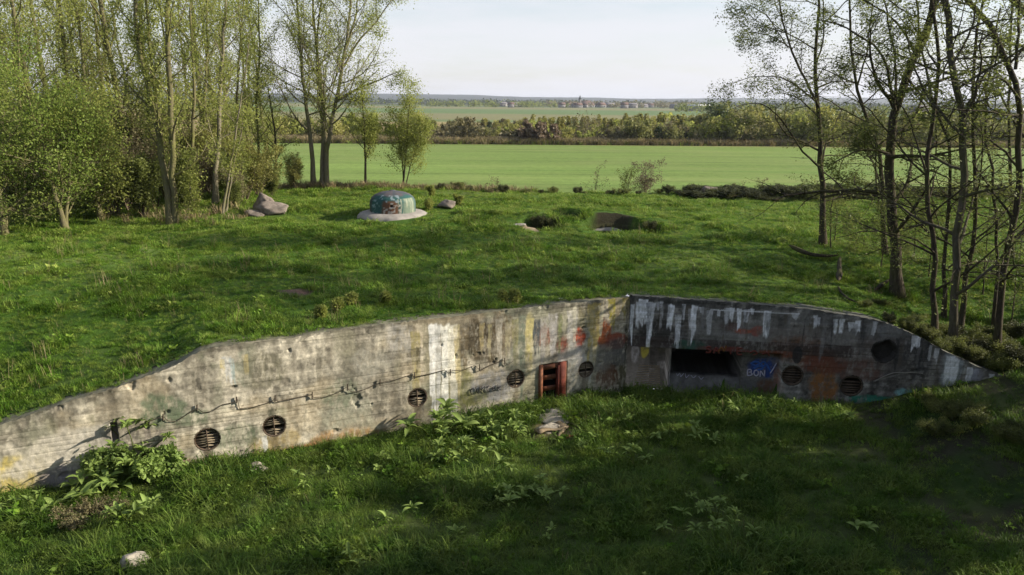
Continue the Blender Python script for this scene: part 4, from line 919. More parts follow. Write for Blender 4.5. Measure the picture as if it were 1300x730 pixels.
# left wood
LW = [dict(m=13, t0=.22, lr=.26, ang=46, n=8, up=.10, jit=.10, rr=.45, tap=.45), dict(m=7, t0=.15, lr=.42, ang=45, n=6, up=.03, jit=.12, rr=.55), dict(m=6, t0=.1, lr=.45, ang=45, n=4, up=0, jit=.13, rr=.6)]
LF_L = dict(per=5, size=.055, spread=.20, flat=.4, levels=1)
def lw(**k):
    a = [dict(d) for d in LW]
    for kk, vv in k.items():
        if kk == 'm':
            for d, x in zip(a, vv): d['m'] = x + 2
        else: a[0][kk] = vv
    return a
rtree('twin_trunk_tree', 222, 294, 35.8, [([(219, 292), (213, 250), (207, 205), (198, 150), (190, 115), (180, 85), (174, 40), (171, -30)], .19, .08, .4), ([(223, 296), (221, 250), (219, 190), (216, 130), (214, 60), (212, -40)], .155, .10, 0), ([(206, 200), (203, 160), (196, 110), (189, 50), (184, -20)], .10, .06, .8)],
      'tall twin trunked tree, dark stem and pale stem, at the front of the left wood', lw(m=(10, 6, 5), lr=.24), LF_L, 'bark_moss', 'leaf_yel', 51)
for k, (u, v, y, tops, ra, lb) in enumerate([(236, 297, 35.6, [(238, 270), (243, 250), (240, 225)], .05, 'short crooked pale sapling beside the twin trunked tree'),
        (275, 270, 41, [(275, 200), (278, 130), (284, 60), (288, -30)], .16, 'straight pale tree behind the bent saplings'), (283, 282, 38, [(288, 245), (294, 200), (302, 150), (312, 90), (318, 40)], .07, 'pale sapling bending right, left one of the bent pair'),
        (287, 281, 38.3, [(291, 240), (297, 205), (306, 170), (310, 140)], .06, 'pale sapling bending right, right one of the bent pair'), (245, 268, 43, [(244, 200), (247, 120), (243, 40), (242, -30)], .13, 'mossy tree behind the twin trunked tree'),
        (262, 262, 46, [(262, 200), (260, 120), (264, 50), (263, -30)], .13, 'mossy slender tree, second behind the twin trunked tree'), (305, 250, 50, [(304, 190), (300, 120), (306, 40), (310, -30)], .12, 'leafy tree behind the bent saplings'),
        (330, 246, 52, [(328, 190), (325, 130), (330, 60), (328, 0)], .11, 'yellow green tree left of the open field gap')]):
    rtree('birch_tree' if ra > .08 else 'sapling', u, v, y, [([(u, v)] + tops, ra, ra * .35, .4)], lb, lw(m=(14, 6, 5) if ra > .08 else (7, 4, 4), lr=.27), LF_L, 'bark_pale' if k in (0, 1, 2, 3) else 'bark_moss', 'leaf_yel', 60 + k, cat='tree' if ra > .08 else 'sapling')
rtree('birch_tree', 316, 190, 75, [([(316, 190), (317, 150), (315, 110), (318, 60)], .28, .08, 0)], 'dark trunked tree standing out in the field gap on the left', lw(m=(10, 5, 4), t0=.3), dict(per=4, size=.07, spread=.3, levels=1), 'bark_dark', 'leaf_yel', 71)
rtree('birch_tree', 349, 244, 52, [([(349, 244), (350, 210), (351, 180), (346, 150), (340, 110)], .11, .04, .4), ([(350, 205), (360, 185), (378, 178)], .05, .015, .3), ([(351, 190), (335, 178), (320, 185)], .05, .015, -.3)], 'small dark forked tree at the field edge on the left', lw(m=(8, 4, 4), lr=.35), dict(per=4, size=.055, spread=.2, levels=1), 'bark_dark', 'leaf_yel', 72)
rtree('multi_stem_tree', 408, 244, 52, [([(399, 244), (396, 190), (388, 130), (382, 70), (378, 20), (374, -40)], .19, .05, .3), ([(408, 245), (409, 190), (412, 140), (406, 90), (399, 40), (396, -30)], .18, .06, .8), ([(414, 246), (415, 190), (419, 160), (428, 125), (434, 90), (442, 40), (446, -10)], .20, .06, -.3), ([(412, 246), (414, 180), (405, 120), (402, 60), (408, 0)], .15, .05, .6),
      ([(428, 128), (448, 115), (475, 104), (508, 90)], .11, .02, -.5), ([(436, 85), (455, 52), (478, 28), (500, -5)], .09, .03, .5), ([(440, 60), (452, 20), (455, -20)], .09, .04, .4)],
      'big airy tree of four stems beside the open field', lw(m=(15, 7, 6), t0=.28, lr=.50, ang=56), dict(per=7, size=.052, spread=.24, flat=.4, levels=1), 'bark_pale', 'leaf_yel', 73)
rtree('young_tree', 464, 244, 51, [([(464, 244), (464, 215), (463, 185), (461, 155), (460, 120)], .10, .03, 0), ([(464, 200), (470, 180), (474, 160)], .05, .02, .2)], 'young yellow green tree left of the cupola', lw(m=(13, 7, 6), lr=.38, t0=.3), dict(per=4, size=.055, spread=.2, levels=1), 'bark_dark', 'leaf_yel', 74)
rtree('young_tree', 512, 242, 52, [([(511, 242), (514, 210), (517, 180), (518, 150), (520, 125)], .07, .025, 0), ([(513, 242), (511, 205), (506, 175), (500, 150)], .06, .02, .3), ([(514, 242), (522, 205), (532, 180), (540, 160)], .05, .02, -.3)], 'bushy yellow green young tree behind the cupola', lw(m=(14, 7, 6), lr=.36, t0=.25), dict(per=4, size=.055, spread=.22, levels=1), 'bark_dark', 'leaf_yel', 75)

# trees deeper in the left wood: auto-grown prototypes, copied
def auto_stem(rg, H, ra, lean=.05, wob=.25):
    z = np.linspace(0, H, 9); x = np.cumsum(rg.normal(0, wob * H / 60, 9)) + lean * z * rg.normal(); y = np.cumsum(rg.normal(0, wob * H / 60, 9)) + lean * z * rg.normal()
    p = np.stack([x - x[0], y - y[0], z], -1); return (p, ra, ra * .22)
ivy = dict(per=6, size=.060, spread=.28, flat=.35, levels=1)
protos = []
for k in range(3):
    rg = np.random.default_rng(400 + k)
    r_ = tree('woodland_tree', (0, 0, 0), [auto_stem(rg, 17, .17 + .02 * k, .03)], lw(m=(18, 6, 5), t0=.14, lr=.22), ivy, 'bark_moss', 'leaf_yel', 'x', 'tree', 'tall trees deep in the left wood', 400 + k)
    protos.append(r_)
rg = np.random.default_rng(99)
spots = [(20, 262, 44), (65, 262, 41), (98, 262, 46), (130, 262, 43), (150, 260, 48), (175, 258, 46), (5, 262, 50), (40, 260, 52), (82, 258, 56), (118, 256, 58), (160, 256, 60), (200, 256, 52), (230, 254, 58), (-20, 262, 44), (-45, 262, 40), (55, 262, 62), (140, 262, 66), (185, 262, 64), (-70, 262, 48), (285, 250, 60), (215, 250, 68), (250, 250, 64), (268, 250, 51), (296, 248, 56), (322, 247, 60), (345, 246, 66), (30, 262, 47), (108, 262, 50)]
used = [False] * 3
for i, (u, v, y) in enumerate(spots):
    b = PY(u, v, y); loc = (b[0], b[1], gz(b[0], b[1]) - .05); k = i % 3
    sc_ = float(rg.uniform(.85, 1.2)); rz = float(rg.random() * 6.28)
    if not used[k]:
        r_ = protos[k]; r_.location = loc; r_.rotation_euler = (0, 0, rz); used[k] = True
    else: r_ = dup(protos[k], loc, rz, sc_)
    r_['label'] = 'tall mossy tree standing deep in the left wood behind the undergrowth'
# bright bushy green trees at the front left
BUSH = [dict(m=16, t0=.08, lr=.52, ang=58, n=7, up=.05, jit=.1, rr=.5, tap=.45), dict(m=9, t0=.15, lr=.42, ang=48, n=5, up=.02, jit=.13, rr=.55), dict(m=7, t0=.1, lr=.45, ang=45, n=4, up=0, jit=.13, rr=.6)]
for k, (u, v, y, H, lb) in enumerate([(85, 302, 34.5, 7.0, 'bushy bright green tree at the front of the left wood'), (8, 308, 33.5, 6.4, 'dense dark green bush tree at the left edge'), (130, 296, 37.0, 6.2, 'green bushy tree leaning over the brown undergrowth'), (40, 300, 38.5, 9.5, 'taller green tree behind the front bushes at left')]):
    b = PY(u, v, y); rg = np.random.default_rng(500 + k)
    tree('bushy_tree', (b[0], b[1], gz(b[0], b[1])), [auto_stem(rg, H, .13, .08, .5), auto_stem(rg, H * .8, .09, .2, .6)], BUSH, dict(per=6, size=.06, spread=.30, flat=.4, levels=1), 'bark_moss', ['leaf_deep', 'leaf_mid', 'leaf_yel', 'leaf_yel'][k], lb, 'tree', None, 500 + k)
# leafless brown undergrowth and shrubs
TWG = [dict(m=9, t0=.1, lr=.5, ang=30, n=6, up=.05, jit=.14, rr=.5), dict(m=7, t0=.1, lr=.5, ang=38, n=5, up=.02, jit=.16, rr=.55), dict(m=5, t0=.1, lr=.5, ang=40, n=3, up=0, jit=.15, rr=.6)]
def shrub(name, loc, H, lmat, label, seed, per=3, size=.05, nst=6, bark='twig', group=None, cat='shrub', splay=.55, spread=.08):
    rg = np.random.default_rng(seed); st = []
    for j in range(nst):
        a = rg.random() * 6.28; l_ = H * rg.uniform(.6, 1); d = rg.uniform(.1, splay) * l_
        st.append((np.array([(0.1 * math.cos(a), .1 * math.sin(a), 0), (.4 * d * math.cos(a), .4 * d * math.sin(a), .5 * l_), (d * math.cos(a), d * math.sin(a), l_)]), .02 + .004 * H, .006))
    return tree(name, loc, st, TWG, dict(per=per, size=size, spread=spread, levels=1) if per else None, bark, lmat, label, cat, group, seed, 5)
sh_protos = {}
def shrub_at(kind, u, v, y, sc, label, z=None):
    b = PY(u, v, y); loc = (b[0], b[1], gz(b[0], b[1]) - .05); spec = dict(
        brown=('bramble_shrub', 3.2, 'leaf_brown', 2, .05, 7, 'twig'), yellow=('yellow_shrub', 3.0, 'leaf_gold', 4, .055, 7, 'twig'), olive=('green_shrub', 2.6, 'leaf_olive', 6, .06, 7, 'bark_dark'), low=('bramble_shrub', 1.1, 'bramble_dark', 4, .05, 9, 'twig'), lite=('bramble_shrub', 1.0, 'bramble', 3, .042, 11, 'twig'))[kind]
    rz = random.random() * 6.28
    if kind not in sh_protos:
        r = shrub(spec[0], loc, spec[1], spec[2], label, 600 + len(kind) + len(sh_protos), spec[3], spec[4], spec[5], spec[6], splay=1.5 if kind in ('low', 'lite') else .6, spread=.12); r.scale = (sc,) * 3; sh_protos[kind] = r
    else: r = dup(sh_protos[kind], loc, rz, sc, label)
    r['label'] = label
    return r
def grp(r, g): r['group'] = g
for k, (u, v, y, sc) in enumerate([(150, 292, 38, 1.0), (168, 288, 39.5, 1.15), (185, 290, 38, .95), (200, 285, 41, 1.1), (120, 290, 41, 1.2), (235, 282, 41, .9), (252, 280, 42, .95), (60, 296, 40, 1.2), (20, 298, 39, 1.2), (95, 292, 43, 1.4), (140, 286, 44, 1.4), (175, 282, 45, 1.5), (215, 278, 46, 1.4), (270, 275, 45, 1.0), (300, 276, 43, .8), (310, 280, 41, .6), (-15, 300, 38, 1.1), (40, 290, 46, 1.5), (245, 270, 49, 1.4), (190, 270, 52, 1.6), (120, 276, 52, 1.7), (160, 270, 56, 1.7), (60, 276, 54, 1.7), (10, 280, 50, 1.6)]):
    grp(shrub_at('olive' if k % 3 == 2 else 'brown', u, v, y, sc * (1.25 if k % 3 == 2 else 1), 'olive green undergrowth bush under the trees of the left wood' if k % 3 == 2 else 'thin brown undergrowth bush under the trees of the left wood'), 'green undergrowth in the left wood' if k % 3 == 2 else 'brown undergrowth in the left wood')
for (u, v, y, sc, lb) in [(312, 268, 44, 1.05, 'yellowish shrub behind the broken concrete block'), (330, 262, 46, 1.0, 'yellow green shrub touching the broken concrete block on its right'), (290, 262, 47, 1.2, 'large yellowish shrub behind the bent saplings'), (372, 246, 51, .7, 'low yellow shrub left of the four stemmed tree'), (262, 268, 46, 1.1, 'yellow shrub between the mossy trees')]:
    shrub_at('yellow', u, v, y, sc, lb)
for (u, v, y, sc, lb) in [(345, 290 - 26, 47, .7, 'green shrub right behind the pink concrete block'), (225, 276, 45, 1.2, 'green shrub behind the twin trunked tree'), (300, 285, 40, .5, 'small dark shrub left of the broken concrete')]:
    shrub_at('olive', u, v, y, sc, lb)
for k, (u, v, y) in enumerate([(684, 281, HOLES[1][1] + .4), (703, 281, HOLES[1][1] + .5), (825, 283, HOLES[2][1] + .3)]):
    grp(shrub_at('low', u, v, y, .42, 'dark low bramble growing out of a crater on the bank'), 'brambles in the craters')
# brambles over the right wing and along the field edge
for k, (u, v, y, sc) in enumerate([(1130, 398, 22.9, .7), (1150, 404, 22.8, .8), (1168, 412, 22.8, .9), (1180, 420, 22.8, .9), (1200, 430, 22.7, 1.0), (1215, 440, 22.7, 1.0), (1232, 450, 22.6, 1.0), (1250, 458, 22.5, 1.1), (1270, 466, 22.3, 1.1), (1290, 470, 22.2, 1.1), (1160, 395, 24, .8), (1185, 402, 24, .9), (1210, 410, 24, 1.0), (1240, 415, 24.2, 1.0), (1265, 420, 24.2, 1.1), (1290, 425, 24, 1.1), (1100, 388, 24, .55), (1120, 385, 25, .55), (1240, 440, 23.2, 1.2), (1280, 445, 23, 1.2)]):
    grp(shrub_at('lite' if k % 3 else 'low', u, v, y, sc * .42, 'trailing bramble with small pale leaves hanging over the right wing'), 'brambles on the right wing')
for k, (u, v, y, sc) in enumerate([(1195, 520, 19.5, .9), (1215, 512, 20, 1.0), (1235, 520, 19.6, 1.0), (1180, 510, 21, .8), (1280, 545, 18.5, .9), (1295, 550, 18, .9)]):
    grp(shrub_at('lite', u, v, y, sc * .5, 'pale leaved bramble growing in the shade at the foot of the right wing'), 'brambles at the foot of the right wing')
for k in range(58):
    u = 868 + k * 8.2 + 5 * math.sin(k * 2.1); y = 50.0 + 1.0 * math.sin(k * 1.7); b = PY(u, 255, y); e_ = .22 + .3 * abs(math.sin(k * 1.3 + .4))
    r = shrub_at('brown' if k % 5 == 2 else 'low', u, 255, y, 1, 'low dark bramble on the bank at the near edge of the field'); q = .35 if k % 5 == 2 else 1
    r.scale = (1.1 * q, 1.1 * q, e_ * q); r.location.z -= .1; grp(r, 'brambles on the field edge bank')
for k in range(16):
    u = 560 + k * 21 + 6 * math.sin(k * 2.6); y = 50.5 + .5 * math.sin(k)
    grp(shrub_at('lite' if k % 2 else 'low', u, 245, y, .35 + .12 * math.sin(k * 1.9), 'small weed clump along the near edge of the field'), 'weed clumps on the field edge')
# small bare trees out in the field
FT = [dict(m=14, t0=.28, lr=.55, ang=52, n=6, up=.03, jit=.1, rr=.55, tap=.35), dict(m=8, t0=.15, lr=.45, ang=45, n=5, up=0, jit=.12, rr=.6), dict(m=6, t0=.1, lr=.45, ang=45, n=3, up=0, jit=.13, rr=.6)]
for k, (u, v, y, hp, lm, lb) in enumerate([(818, 243, 58, 35, 'leaf_russet', 'small round reddish bare tree at the field edge'), (795, 243, 58.5, 24, 'leaf_olive', 'small thin tree left of the reddish one'), (755, 242, 58, 30, 'leaf_brown', 'spindly bare sapling at the field edge'), (633, 241, 57, 20, 'leaf_brown', 'faint bare sapling at the field edge right of the boulder'), (934, 243, 57, 12, 'leaf_brown', 'tiny bare sapling by the bramble bank'), (968, 246, 55, 20, 'leaf_brown', 'low reddish brown sapling beside the bramble bank')]):
    b = PY(u, v, y); z0 = gz(b[0], b[1]); top = PY(u, v - hp, y)[2]; H = top - z0
    rg = np.random.default_rng(700 + k)
    tree('bare_tree', (b[0], b[1], z0), [auto_stem(rg, H * .9, .05, .05, .6)], FT if k < 2 else lvm(5, 3, 3, .3), dict(per=3 if k else 5, size=.05, spread=.1, levels=1), 'bark_dark', lm, lb, 'tree', None, 700 + k)
# unseen trees: right bank shades the pit, rows behind camera added to block sky
for k, (x, y, H) in enumerate([(17.5, 12.5, 11), (16.5, 9.5, 11), (15, 6.5, 11), (19.5, 10.5, 12), (18, 4.5, 12), (15.5, 2.5, 11), (20, 1, 12), (18, -2, 12), (19.5, 16.2, 7), (19, 18.5, 5.0), (19.5, 20.5, 4.6), (21.5, 17.5, 6), (15.5, 14.5, 6)] + [(-26 + 5.2 * q + 1.5 * math.sin(q * 2.3), -7.5 - 2.5 * math.sin(q * 1.7), 12 + 2 * math.sin(q)) for q in range(10)] + [(-30 + 6 * q, -15, 15) for q in range(10)]):
    rg = np.random.default_rng(800 + k)
    if k < 3:
        sp = tree('alder_tree', (x, y, gz(x, y)), [auto_stem(rg, H, .2, .05, .3), auto_stem(rg, H * .85, .14, .12, .3)], lw(m=(18, 7, 6), t0=.06, lr=.32, ang=55), dict(per=9, size=.10, spread=.25, levels=1), 'bark_dark', 'leaf_olive', 'dense unseen tree shading the pit', 'tree', 'trees on the bank right of the pit', 800 + k)
        protos.append(sp)
    else: dup(protos[3 + k % 3], (x, y, gz(x, y)), rg.random() * 6.28, H / 11.5)

# ------------------------------------------------------------------ broad leaved weeds
def leaf_mesh(L, W, curl, droop, name='leaf'):
    n = 6; t = np.linspace(0, 1, n); wv = W * np.sin(np.pi * np.clip(t * .92 + .08, 0, 1)) ** .8; wv[-1] = .002
    x = L * t; z = .35 * L * np.sin(t * 1.6) - droop * L * t ** 2
    V = np.concatenate([np.stack([x, -wv / 2, z + curl * wv], -1), np.stack([x, 0 * x, z], -1), np.stack([x, wv / 2, z + curl * wv], -1)])
    i = np.arange(n - 1); q = np.concatenate([np.stack([i + n * r, i + n * r + 1, i + n * (r + 1) + 1, i + n * (r + 1)], -1) for r in range(2)])
    me = mesh_np(name, V, q, smooth=True); attr_f(me, np.concatenate([t * .5 + .15, t * .5 + .4, t * .5 + .15])); me.materials.append(M['weed']); return me
LEAVES = [leaf_mesh(.34, .11, .25, .25), leaf_mesh(.28, .10, .2, .45), leaf_mesh(.24, .09, .3, .1), leaf_mesh(.42, .16, .2, .4)]
def weed(u, v, y_unused, nst, nlf, sc, label, group=None, big=False, seed=0):
    p = G(u, v); rg = np.random.default_rng(seed); r = thing('broadleaf_weed', (p.x, p.y, gz(p.x, p.y)), label, 'weed', group, rg.random() * 6.28, sc)
    if nst > 2 and not big: nlf = nlf + 4; lsc = .68
    else: lsc = 1.0
    for s_ in range(nst):
        a = rg.random() * 6.28; d = (.08 + .5 * rg.random()) * (nst > 1); hgt = rg.uniform(.15, .5) if nst > 1 else .1
        if nst > 12: hgt = rg.uniform(.25, 1.15) * (1.1 - .8 * d); lsc = .62
        tip = np.array([d * math.cos(a), d * math.sin(a), hgt])
        if nst > 1:
            st = np.array([(0, 0, 0), tip * np.array([.5, .5, .7]), tip]); o = obj('stem', mesh_np('stem', *tubes(st[None], np.full((1, 3), .008), 4)), M['leaf_mid'], r)
        for k in range(nlf):
            lf = obj('leaf', LEAVES[3 if big else int(rg.integers(3))], None, r); az = k * 2.4 + rg.random()
            lf.location = tip + np.array([0, 0, -.05 * rg.random()]); lf.rotation_euler = (rg.normal(0, .2), rg.uniform(-.75, .15), az); s2 = rg.uniform(.55, 1.2) * lsc; lf.scale = (s2, s2, s2)
    return r
WD = [(548, 556, 6, 7, 1.0, 'leafy broadleaf weed against the foot of the wall, left of the largest pit clump'), (570, 560, 4, 7, .85, 'broadleaf weed just right of the left pit clump'), (628, 558, 7, 8, 1.05, 'largest clump of broadleaf weed, in the middle of the pit'), (650, 560, 4, 7, .85, 'broadleaf weed at the right side of the largest clump'),
      (565, 592, 5, 7, .9, 'upright weed clump below the left pit clump'), (625, 602, 4, 6, .8, 'weed clump straight below the largest one'), (672, 528, 2, 7, .9, 'single tall dark weed near the red door'), (486, 598, 2, 8, .8, 'small bright rosette on the left of the pit'), (497, 592, 1, 9, .9, 'bright rosette beside the smaller one on the left of the pit'),
      (420, 602, 1, 9, .8, 'small lone rosette below the white paint dab'), (382, 622, 2, 10, .9, 'pale green rosette left of the pit middle'), (500, 663, 2, 10, 1.0, 'pale rosette in the lower middle of the pit'), (440, 722, 2, 9, .9, 'rosette at the bottom edge, left of centre'), (497, 720, 1, 9, .9, 'small rosette at the bottom edge near the centre'),
      (628, 642, 2, 9, .9, 'bright weed left of the lower middle clump'), (662, 650, 3, 7, .8, 'weed joining the lower middle clump on its left'), (692, 640, 5, 7, .9, 'lower middle clump of broadleaf weed'), (697, 678, 2, 8, .8, 'small rosette below the lower middle clump'), (580, 682, 1, 9, .9, 'dark rosette at the lower centre'),
      (700, 560, 2, 7, .5, 'small weed by the fallen planks'), (740, 575, 3, 7, .7, 'weed right of the fallen planks'), (795, 520, 4, 7, .6, 'low sunlit weed near the corner of the walls'), (775, 525, 3, 7, .6, 'low weed left of the corner of the walls'), (820, 558, 3, 7, .8, 'weed in the sunlit streak below the corner'), (885, 562, 3, 8, .7, 'pale weed at the right of the sunlit streak'),
      (805, 590, 3, 8, .8, 'weed at the centre right of the pit'), (800, 650, 1, 9, 1.0, 'small rosette in shade at the right of the pit'), (872, 634, 2, 9, .7, 'small star shaped rosette right of centre'), (867, 672, 3, 9, .8, 'bright rosette low on the right of the pit'), (910, 660, 5, 7, .9, 'broad dim weed clump right of the bright rosette'), (938, 628, 2, 8, .7, 'small weed above the dim clump'),
      (932, 688, 3, 8, .8, 'drooping weed below the dim clump'), (1095, 688, 2, 6, 1.0, 'large leaved sprout alone in the dark lower right'), (1105, 698, 1, 6, .9, 'second large leaved sprout in the dark lower right'), (1070, 538, 5, 7, .8, 'dim weed clump in front of the orange paint'), (935, 530, 3, 7, .6, 'dim weed under the gun slot'), (985, 525, 3, 7, .6, 'dim weed under the blue graffiti'),
      (162, 662, 4, 8, .9, 'bright ferny weed beside the dead brush pile'), (112, 636, 5, 5, 1.25, 'big leaved yellow green weed at the foot of the left wing'), (90, 640, 3, 5, 1.2, 'big leaved weed at the far left of the wall foot'), (148, 622, 3, 5, 1.1, 'big leaved weed below the leafy bush on the left'), (40, 655, 3, 7, .8, 'weed at the left edge of the pit')]
for i, (u, v, a, b_, s_, lb) in enumerate(WD): weed(u, v, 0, a + (a > 2), b_, (.5 if i in (38, 39, 40) else 1) * s_ * ((1.75 if 530 < u < 660 and v < 610 else 1.4) if a > 2 else .95) * (.62 if i in (32, 33) else 1) * (.8 + .4 * random.random()), lb, None, i in (38, 39, 40, 32, 33), 900 + i)
# leafy bush against the left end of the wall
_b = weed(176, 600, 0, 34, 12, 1.5, 'bright leafy bush against the left end of the wall', None, False, 951); _b.name = 'leafy_bush'; _b['category'] = 'bush'
for (u, v, H, lb, sd) in [(145, 612, .85, 'lower leafy bush left of the bright one at the wall', 6), (205, 606, .8, 'small leafy bush right of the bright one at the wall', 7)]:
    p = G(u, v); shrub('leafy_bush', (p.x, p.y, gz(p.x, p.y)), H * .85, 'weed', lb, 950 + sd, 4, .06, 7, 'bark_dark', None, 'bush', 1.0, .09)
p = G(106, 660); shrub('brush_pile', (p.x, p.y, gz(p.x, p.y) - .1),     .45, 'leaf_brown', 'heap of dead brown twigs at the left of the pit', 960, 1, .025, 18, 'wood', None, 'brush pile', 2.2, .03)
# taller weeds on the top of the bank
for k, (u, v, lb) in enumerate([(408, 405, 'tall yellow flowered weed above the wall, left of the joint'), (445, 388, 'pale tall weed on the bank left of centre'), (490, 385, 'tall weed on the bank near the middle of the wall'), (428, 395, 'tall weed between its two neighbours on the bank'), (640, 384, 'pale tuft of weed on the wall edge right of centre'), (655, 384, 'weed tuft on the wall edge just left of the door'), (545, 268, 'tall weed between cupola and boulder'), (548, 250, 'tall pale weed standing at the ridge right of the cupola'), (582, 262, 'small weed leaning on the grey boulder')]):
    p = G(u, v); shrub('tall_weed', (p.x, p.y, gz(p.x, p.y)), .34 if k < 6 else .6, 'leaf_yel', lb, 970 + k, 3, .035, 5, 'leaf_mid', None, 'weed', .45, .05)

# ------------------------------------------------------------------ grass
def tuft(seed, nb, L, W, spread, lean, mat):
    rg = np.random.default_rng(seed); V = []; Q = []; T = []; tn = []; k = 0
    for i in range(nb):
        a = rg.random() * 6.28; r = spread * math.sqrt(rg.random()); b = np.array([r * math.cos(a), r * math.sin(a), -.03]); a2 = a + rg.normal(0, .8); l_ = L * rg.uniform(.5, 1.2); ln = lean * rg.uniform(.3, 1.3)
        d = np.array([math.cos(a2), math.sin(a2), 0]); s_ = np.array([-d[1], d[0], 0]); w_ = W * rg.uniform(.7, 1.3)
        pts = [b, b + d * l_ * ln * .25 + np.array([0, 0, l_ * .5]), b + d * l_ * ln * .62 + np.array([0, 0, l_ * .82])]; tip = b + d * l_ * ln * 1.05 + np.array([0, 0, l_ * (.95 - .25 * ln)])
        for j, p_ in enumerate(pts): V += [p_ - s_ * w_ * (1 - .22 * j) / 2, p_ + s_ * w_ * (1 - .22 * j) / 2]
        V.append(tip); Q += [[k, k + 1, k + 3, k + 2], [k + 2, k + 3, k + 5, k + 4]]; T.append([k + 4, k + 5, k + 6]); k += 7
    me = mesh_np('grass_tuft', np.array(V), np.array(Q), np.array(T)); me.materials.append(M[mat]); attr_f(me, np.zeros(len(V)))
    return bpy.data.objects.new('grass_tuft', me)
def clover(seed, nb, r_, size, mat):
    rg = np.random.default_rng(seed); c = np.stack([rg.normal(0, r_, nb), rg.normal(0, r_, nb), rg.uniform(.03, .16, nb)], -1); P = np.stack([c, c + .01], 1)
    v, q, t = leaves(P, rg, 1, size, .01, .6); me = mesh_np('grass_tuft', v, q); me.materials.append(M[mat]); return bpy.data.objects.new('grass_tuft', me)
def coll(name, obs):
    c = bpy.data.collections.new(name)
    for o in obs: c.objects.link(o)
    return c
C_HILL = coll('grass_kinds_bank', [tuft(1, 26, .17, .016, .16, .8, 'grass_lush'), tuft(2, 22, .24, .016, .15, .9, 'grass_lush'), tuft(3, 24, .15, .017, .17, 1.0, 'grass_pale'), clover(4, 30, .12, .035, 'grass_lush'), tuft(5, 7, .55, .010, .2, .35, 'grass_dry'), clover(6, 12, .10, .07, 'grass_pale')])
C_FAR = coll('grass_kinds_far', [tuft(7, 18, .18, .024, .2, .8, 'grass_lush'), tuft(8, 16, .22, .022, .2, .9, 'grass_pale'), clover(10, 30, .16, .032, 'grass_lush')])
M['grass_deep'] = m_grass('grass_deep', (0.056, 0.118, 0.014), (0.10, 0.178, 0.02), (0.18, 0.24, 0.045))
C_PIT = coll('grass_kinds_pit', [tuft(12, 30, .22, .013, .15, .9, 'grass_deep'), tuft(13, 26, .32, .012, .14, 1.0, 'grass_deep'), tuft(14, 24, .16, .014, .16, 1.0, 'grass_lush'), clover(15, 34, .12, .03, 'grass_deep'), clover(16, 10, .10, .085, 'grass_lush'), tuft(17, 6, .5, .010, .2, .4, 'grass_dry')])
C_DRY = coll('grass_kinds_dry', [tuft(21, 26, .55, .028, .22, .6, 'grass_dry'), tuft(22, 20, .4, .03, .25, .8, 'grass_dry'), tuft(23, 20, .38, .03, .2, .7, 'grass_pale')])
def scatter(name, pts, scl, idx, colx, label=None):
    rg = np.random.default_rng(len(pts)); n = len(pts); me = bpy.data.meshes.new(name); me.vertices.add(n); me.vertices.foreach_set('co', np.ascontiguousarray(pts, np.float32).ravel())
    rot = np.stack([rg.normal(0, .12, n), rg.normal(0, .12, n), rg.random(n) * 6.28], -1).astype(np.float32)
    a = me.attributes.new('rot', 'FLOAT_VECTOR', 'POINT'); a.data.foreach_set('vector', rot.ravel())
    a = me.attributes.new('scl', 'FLOAT', 'POINT'); a.data.foreach_set('value', np.ascontiguousarray(scl, np.float32))
    a = me.attributes.new('kind_id', 'INT', 'POINT'); a.data.foreach_set('value', np.ascontiguousarray(idx, np.int32))
    ng = bpy.data.node_groups.new(name, 'GeometryNodeTree'); ng.interface.new_socket('Geometry', in_out='INPUT', socket_type='NodeSocketGeometry'); ng.interface.new_socket('Geometry', in_out='OUTPUT', socket_type='NodeSocketGeometry')
    gi = ng.nodes.new('NodeGroupInput'); go = ng.nodes.new('NodeGroupOutput'); ip = ng.nodes.new('GeometryNodeInstanceOnPoints'); ci = ng.nodes.new('GeometryNodeCollectionInfo')
    ci.inputs['Collection'].default_value = colx; ci.inputs['Separate Children'].default_value = True; ci.inputs['Reset Children'].default_value = True
    def na_(nm, dt):
        x = ng.nodes.new('GeometryNodeInputNamedAttribute'); x.data_type = dt; x.inputs['Name'].default_value = nm; return x.outputs['Attribute']
    L = ng.links.new; L(gi.outputs[0], ip.inputs['Points']); L(ci.outputs[0], ip.inputs['Instance']); ip.inputs['Pick Instance'].default_value = True
    L(na_('kind_id', 'INT'), ip.inputs['Instance Index']); L(na_('rot', 'FLOAT_VECTOR'), ip.inputs['Rotation']); L(na_('scl', 'FLOAT'), ip.inputs['Scale']); L(ip.outputs[0], go.inputs[0])
    o = obj(name, me); md = o.modifiers.new('scatter', 'NODES'); md.node_group = ng
    return tag(o, label, 'grass', None, 'stuff')
def in_view(p, mg=40):
    d = p - CP; zf = d @ fw; u = IW / 2 + F_PX * (d @ rt) / zf; v = IH / 2 - F_PX * (d @ up) / zf
    return (zf > .5) & (u > -mg * 3) & (u < IW + mg * 3) & (v < IH + mg * 4)
def wall_d(x, y): return (x - A[0]) * nL[0] + (y - A[1]) * nL[1], (x - A[0]) * nR[0] + (y - A[1]) * nR[1]
SMALL = [(175, 724, .34), (325, 598, .3), (706, 527, .5), (706, 537, .55), (694, 548, .5), (712, 550, .5), (735, 548, .35), (725, 558, .3), (567, 266, .5), (349, 272, 1.0), (768, 295, .9), (788, 295, .7), (659, 288, .6), (1040, 333, .5), (1020, 329, .4)]
SMALL = [(G(u, v), r) for u, v, r in SMALL]
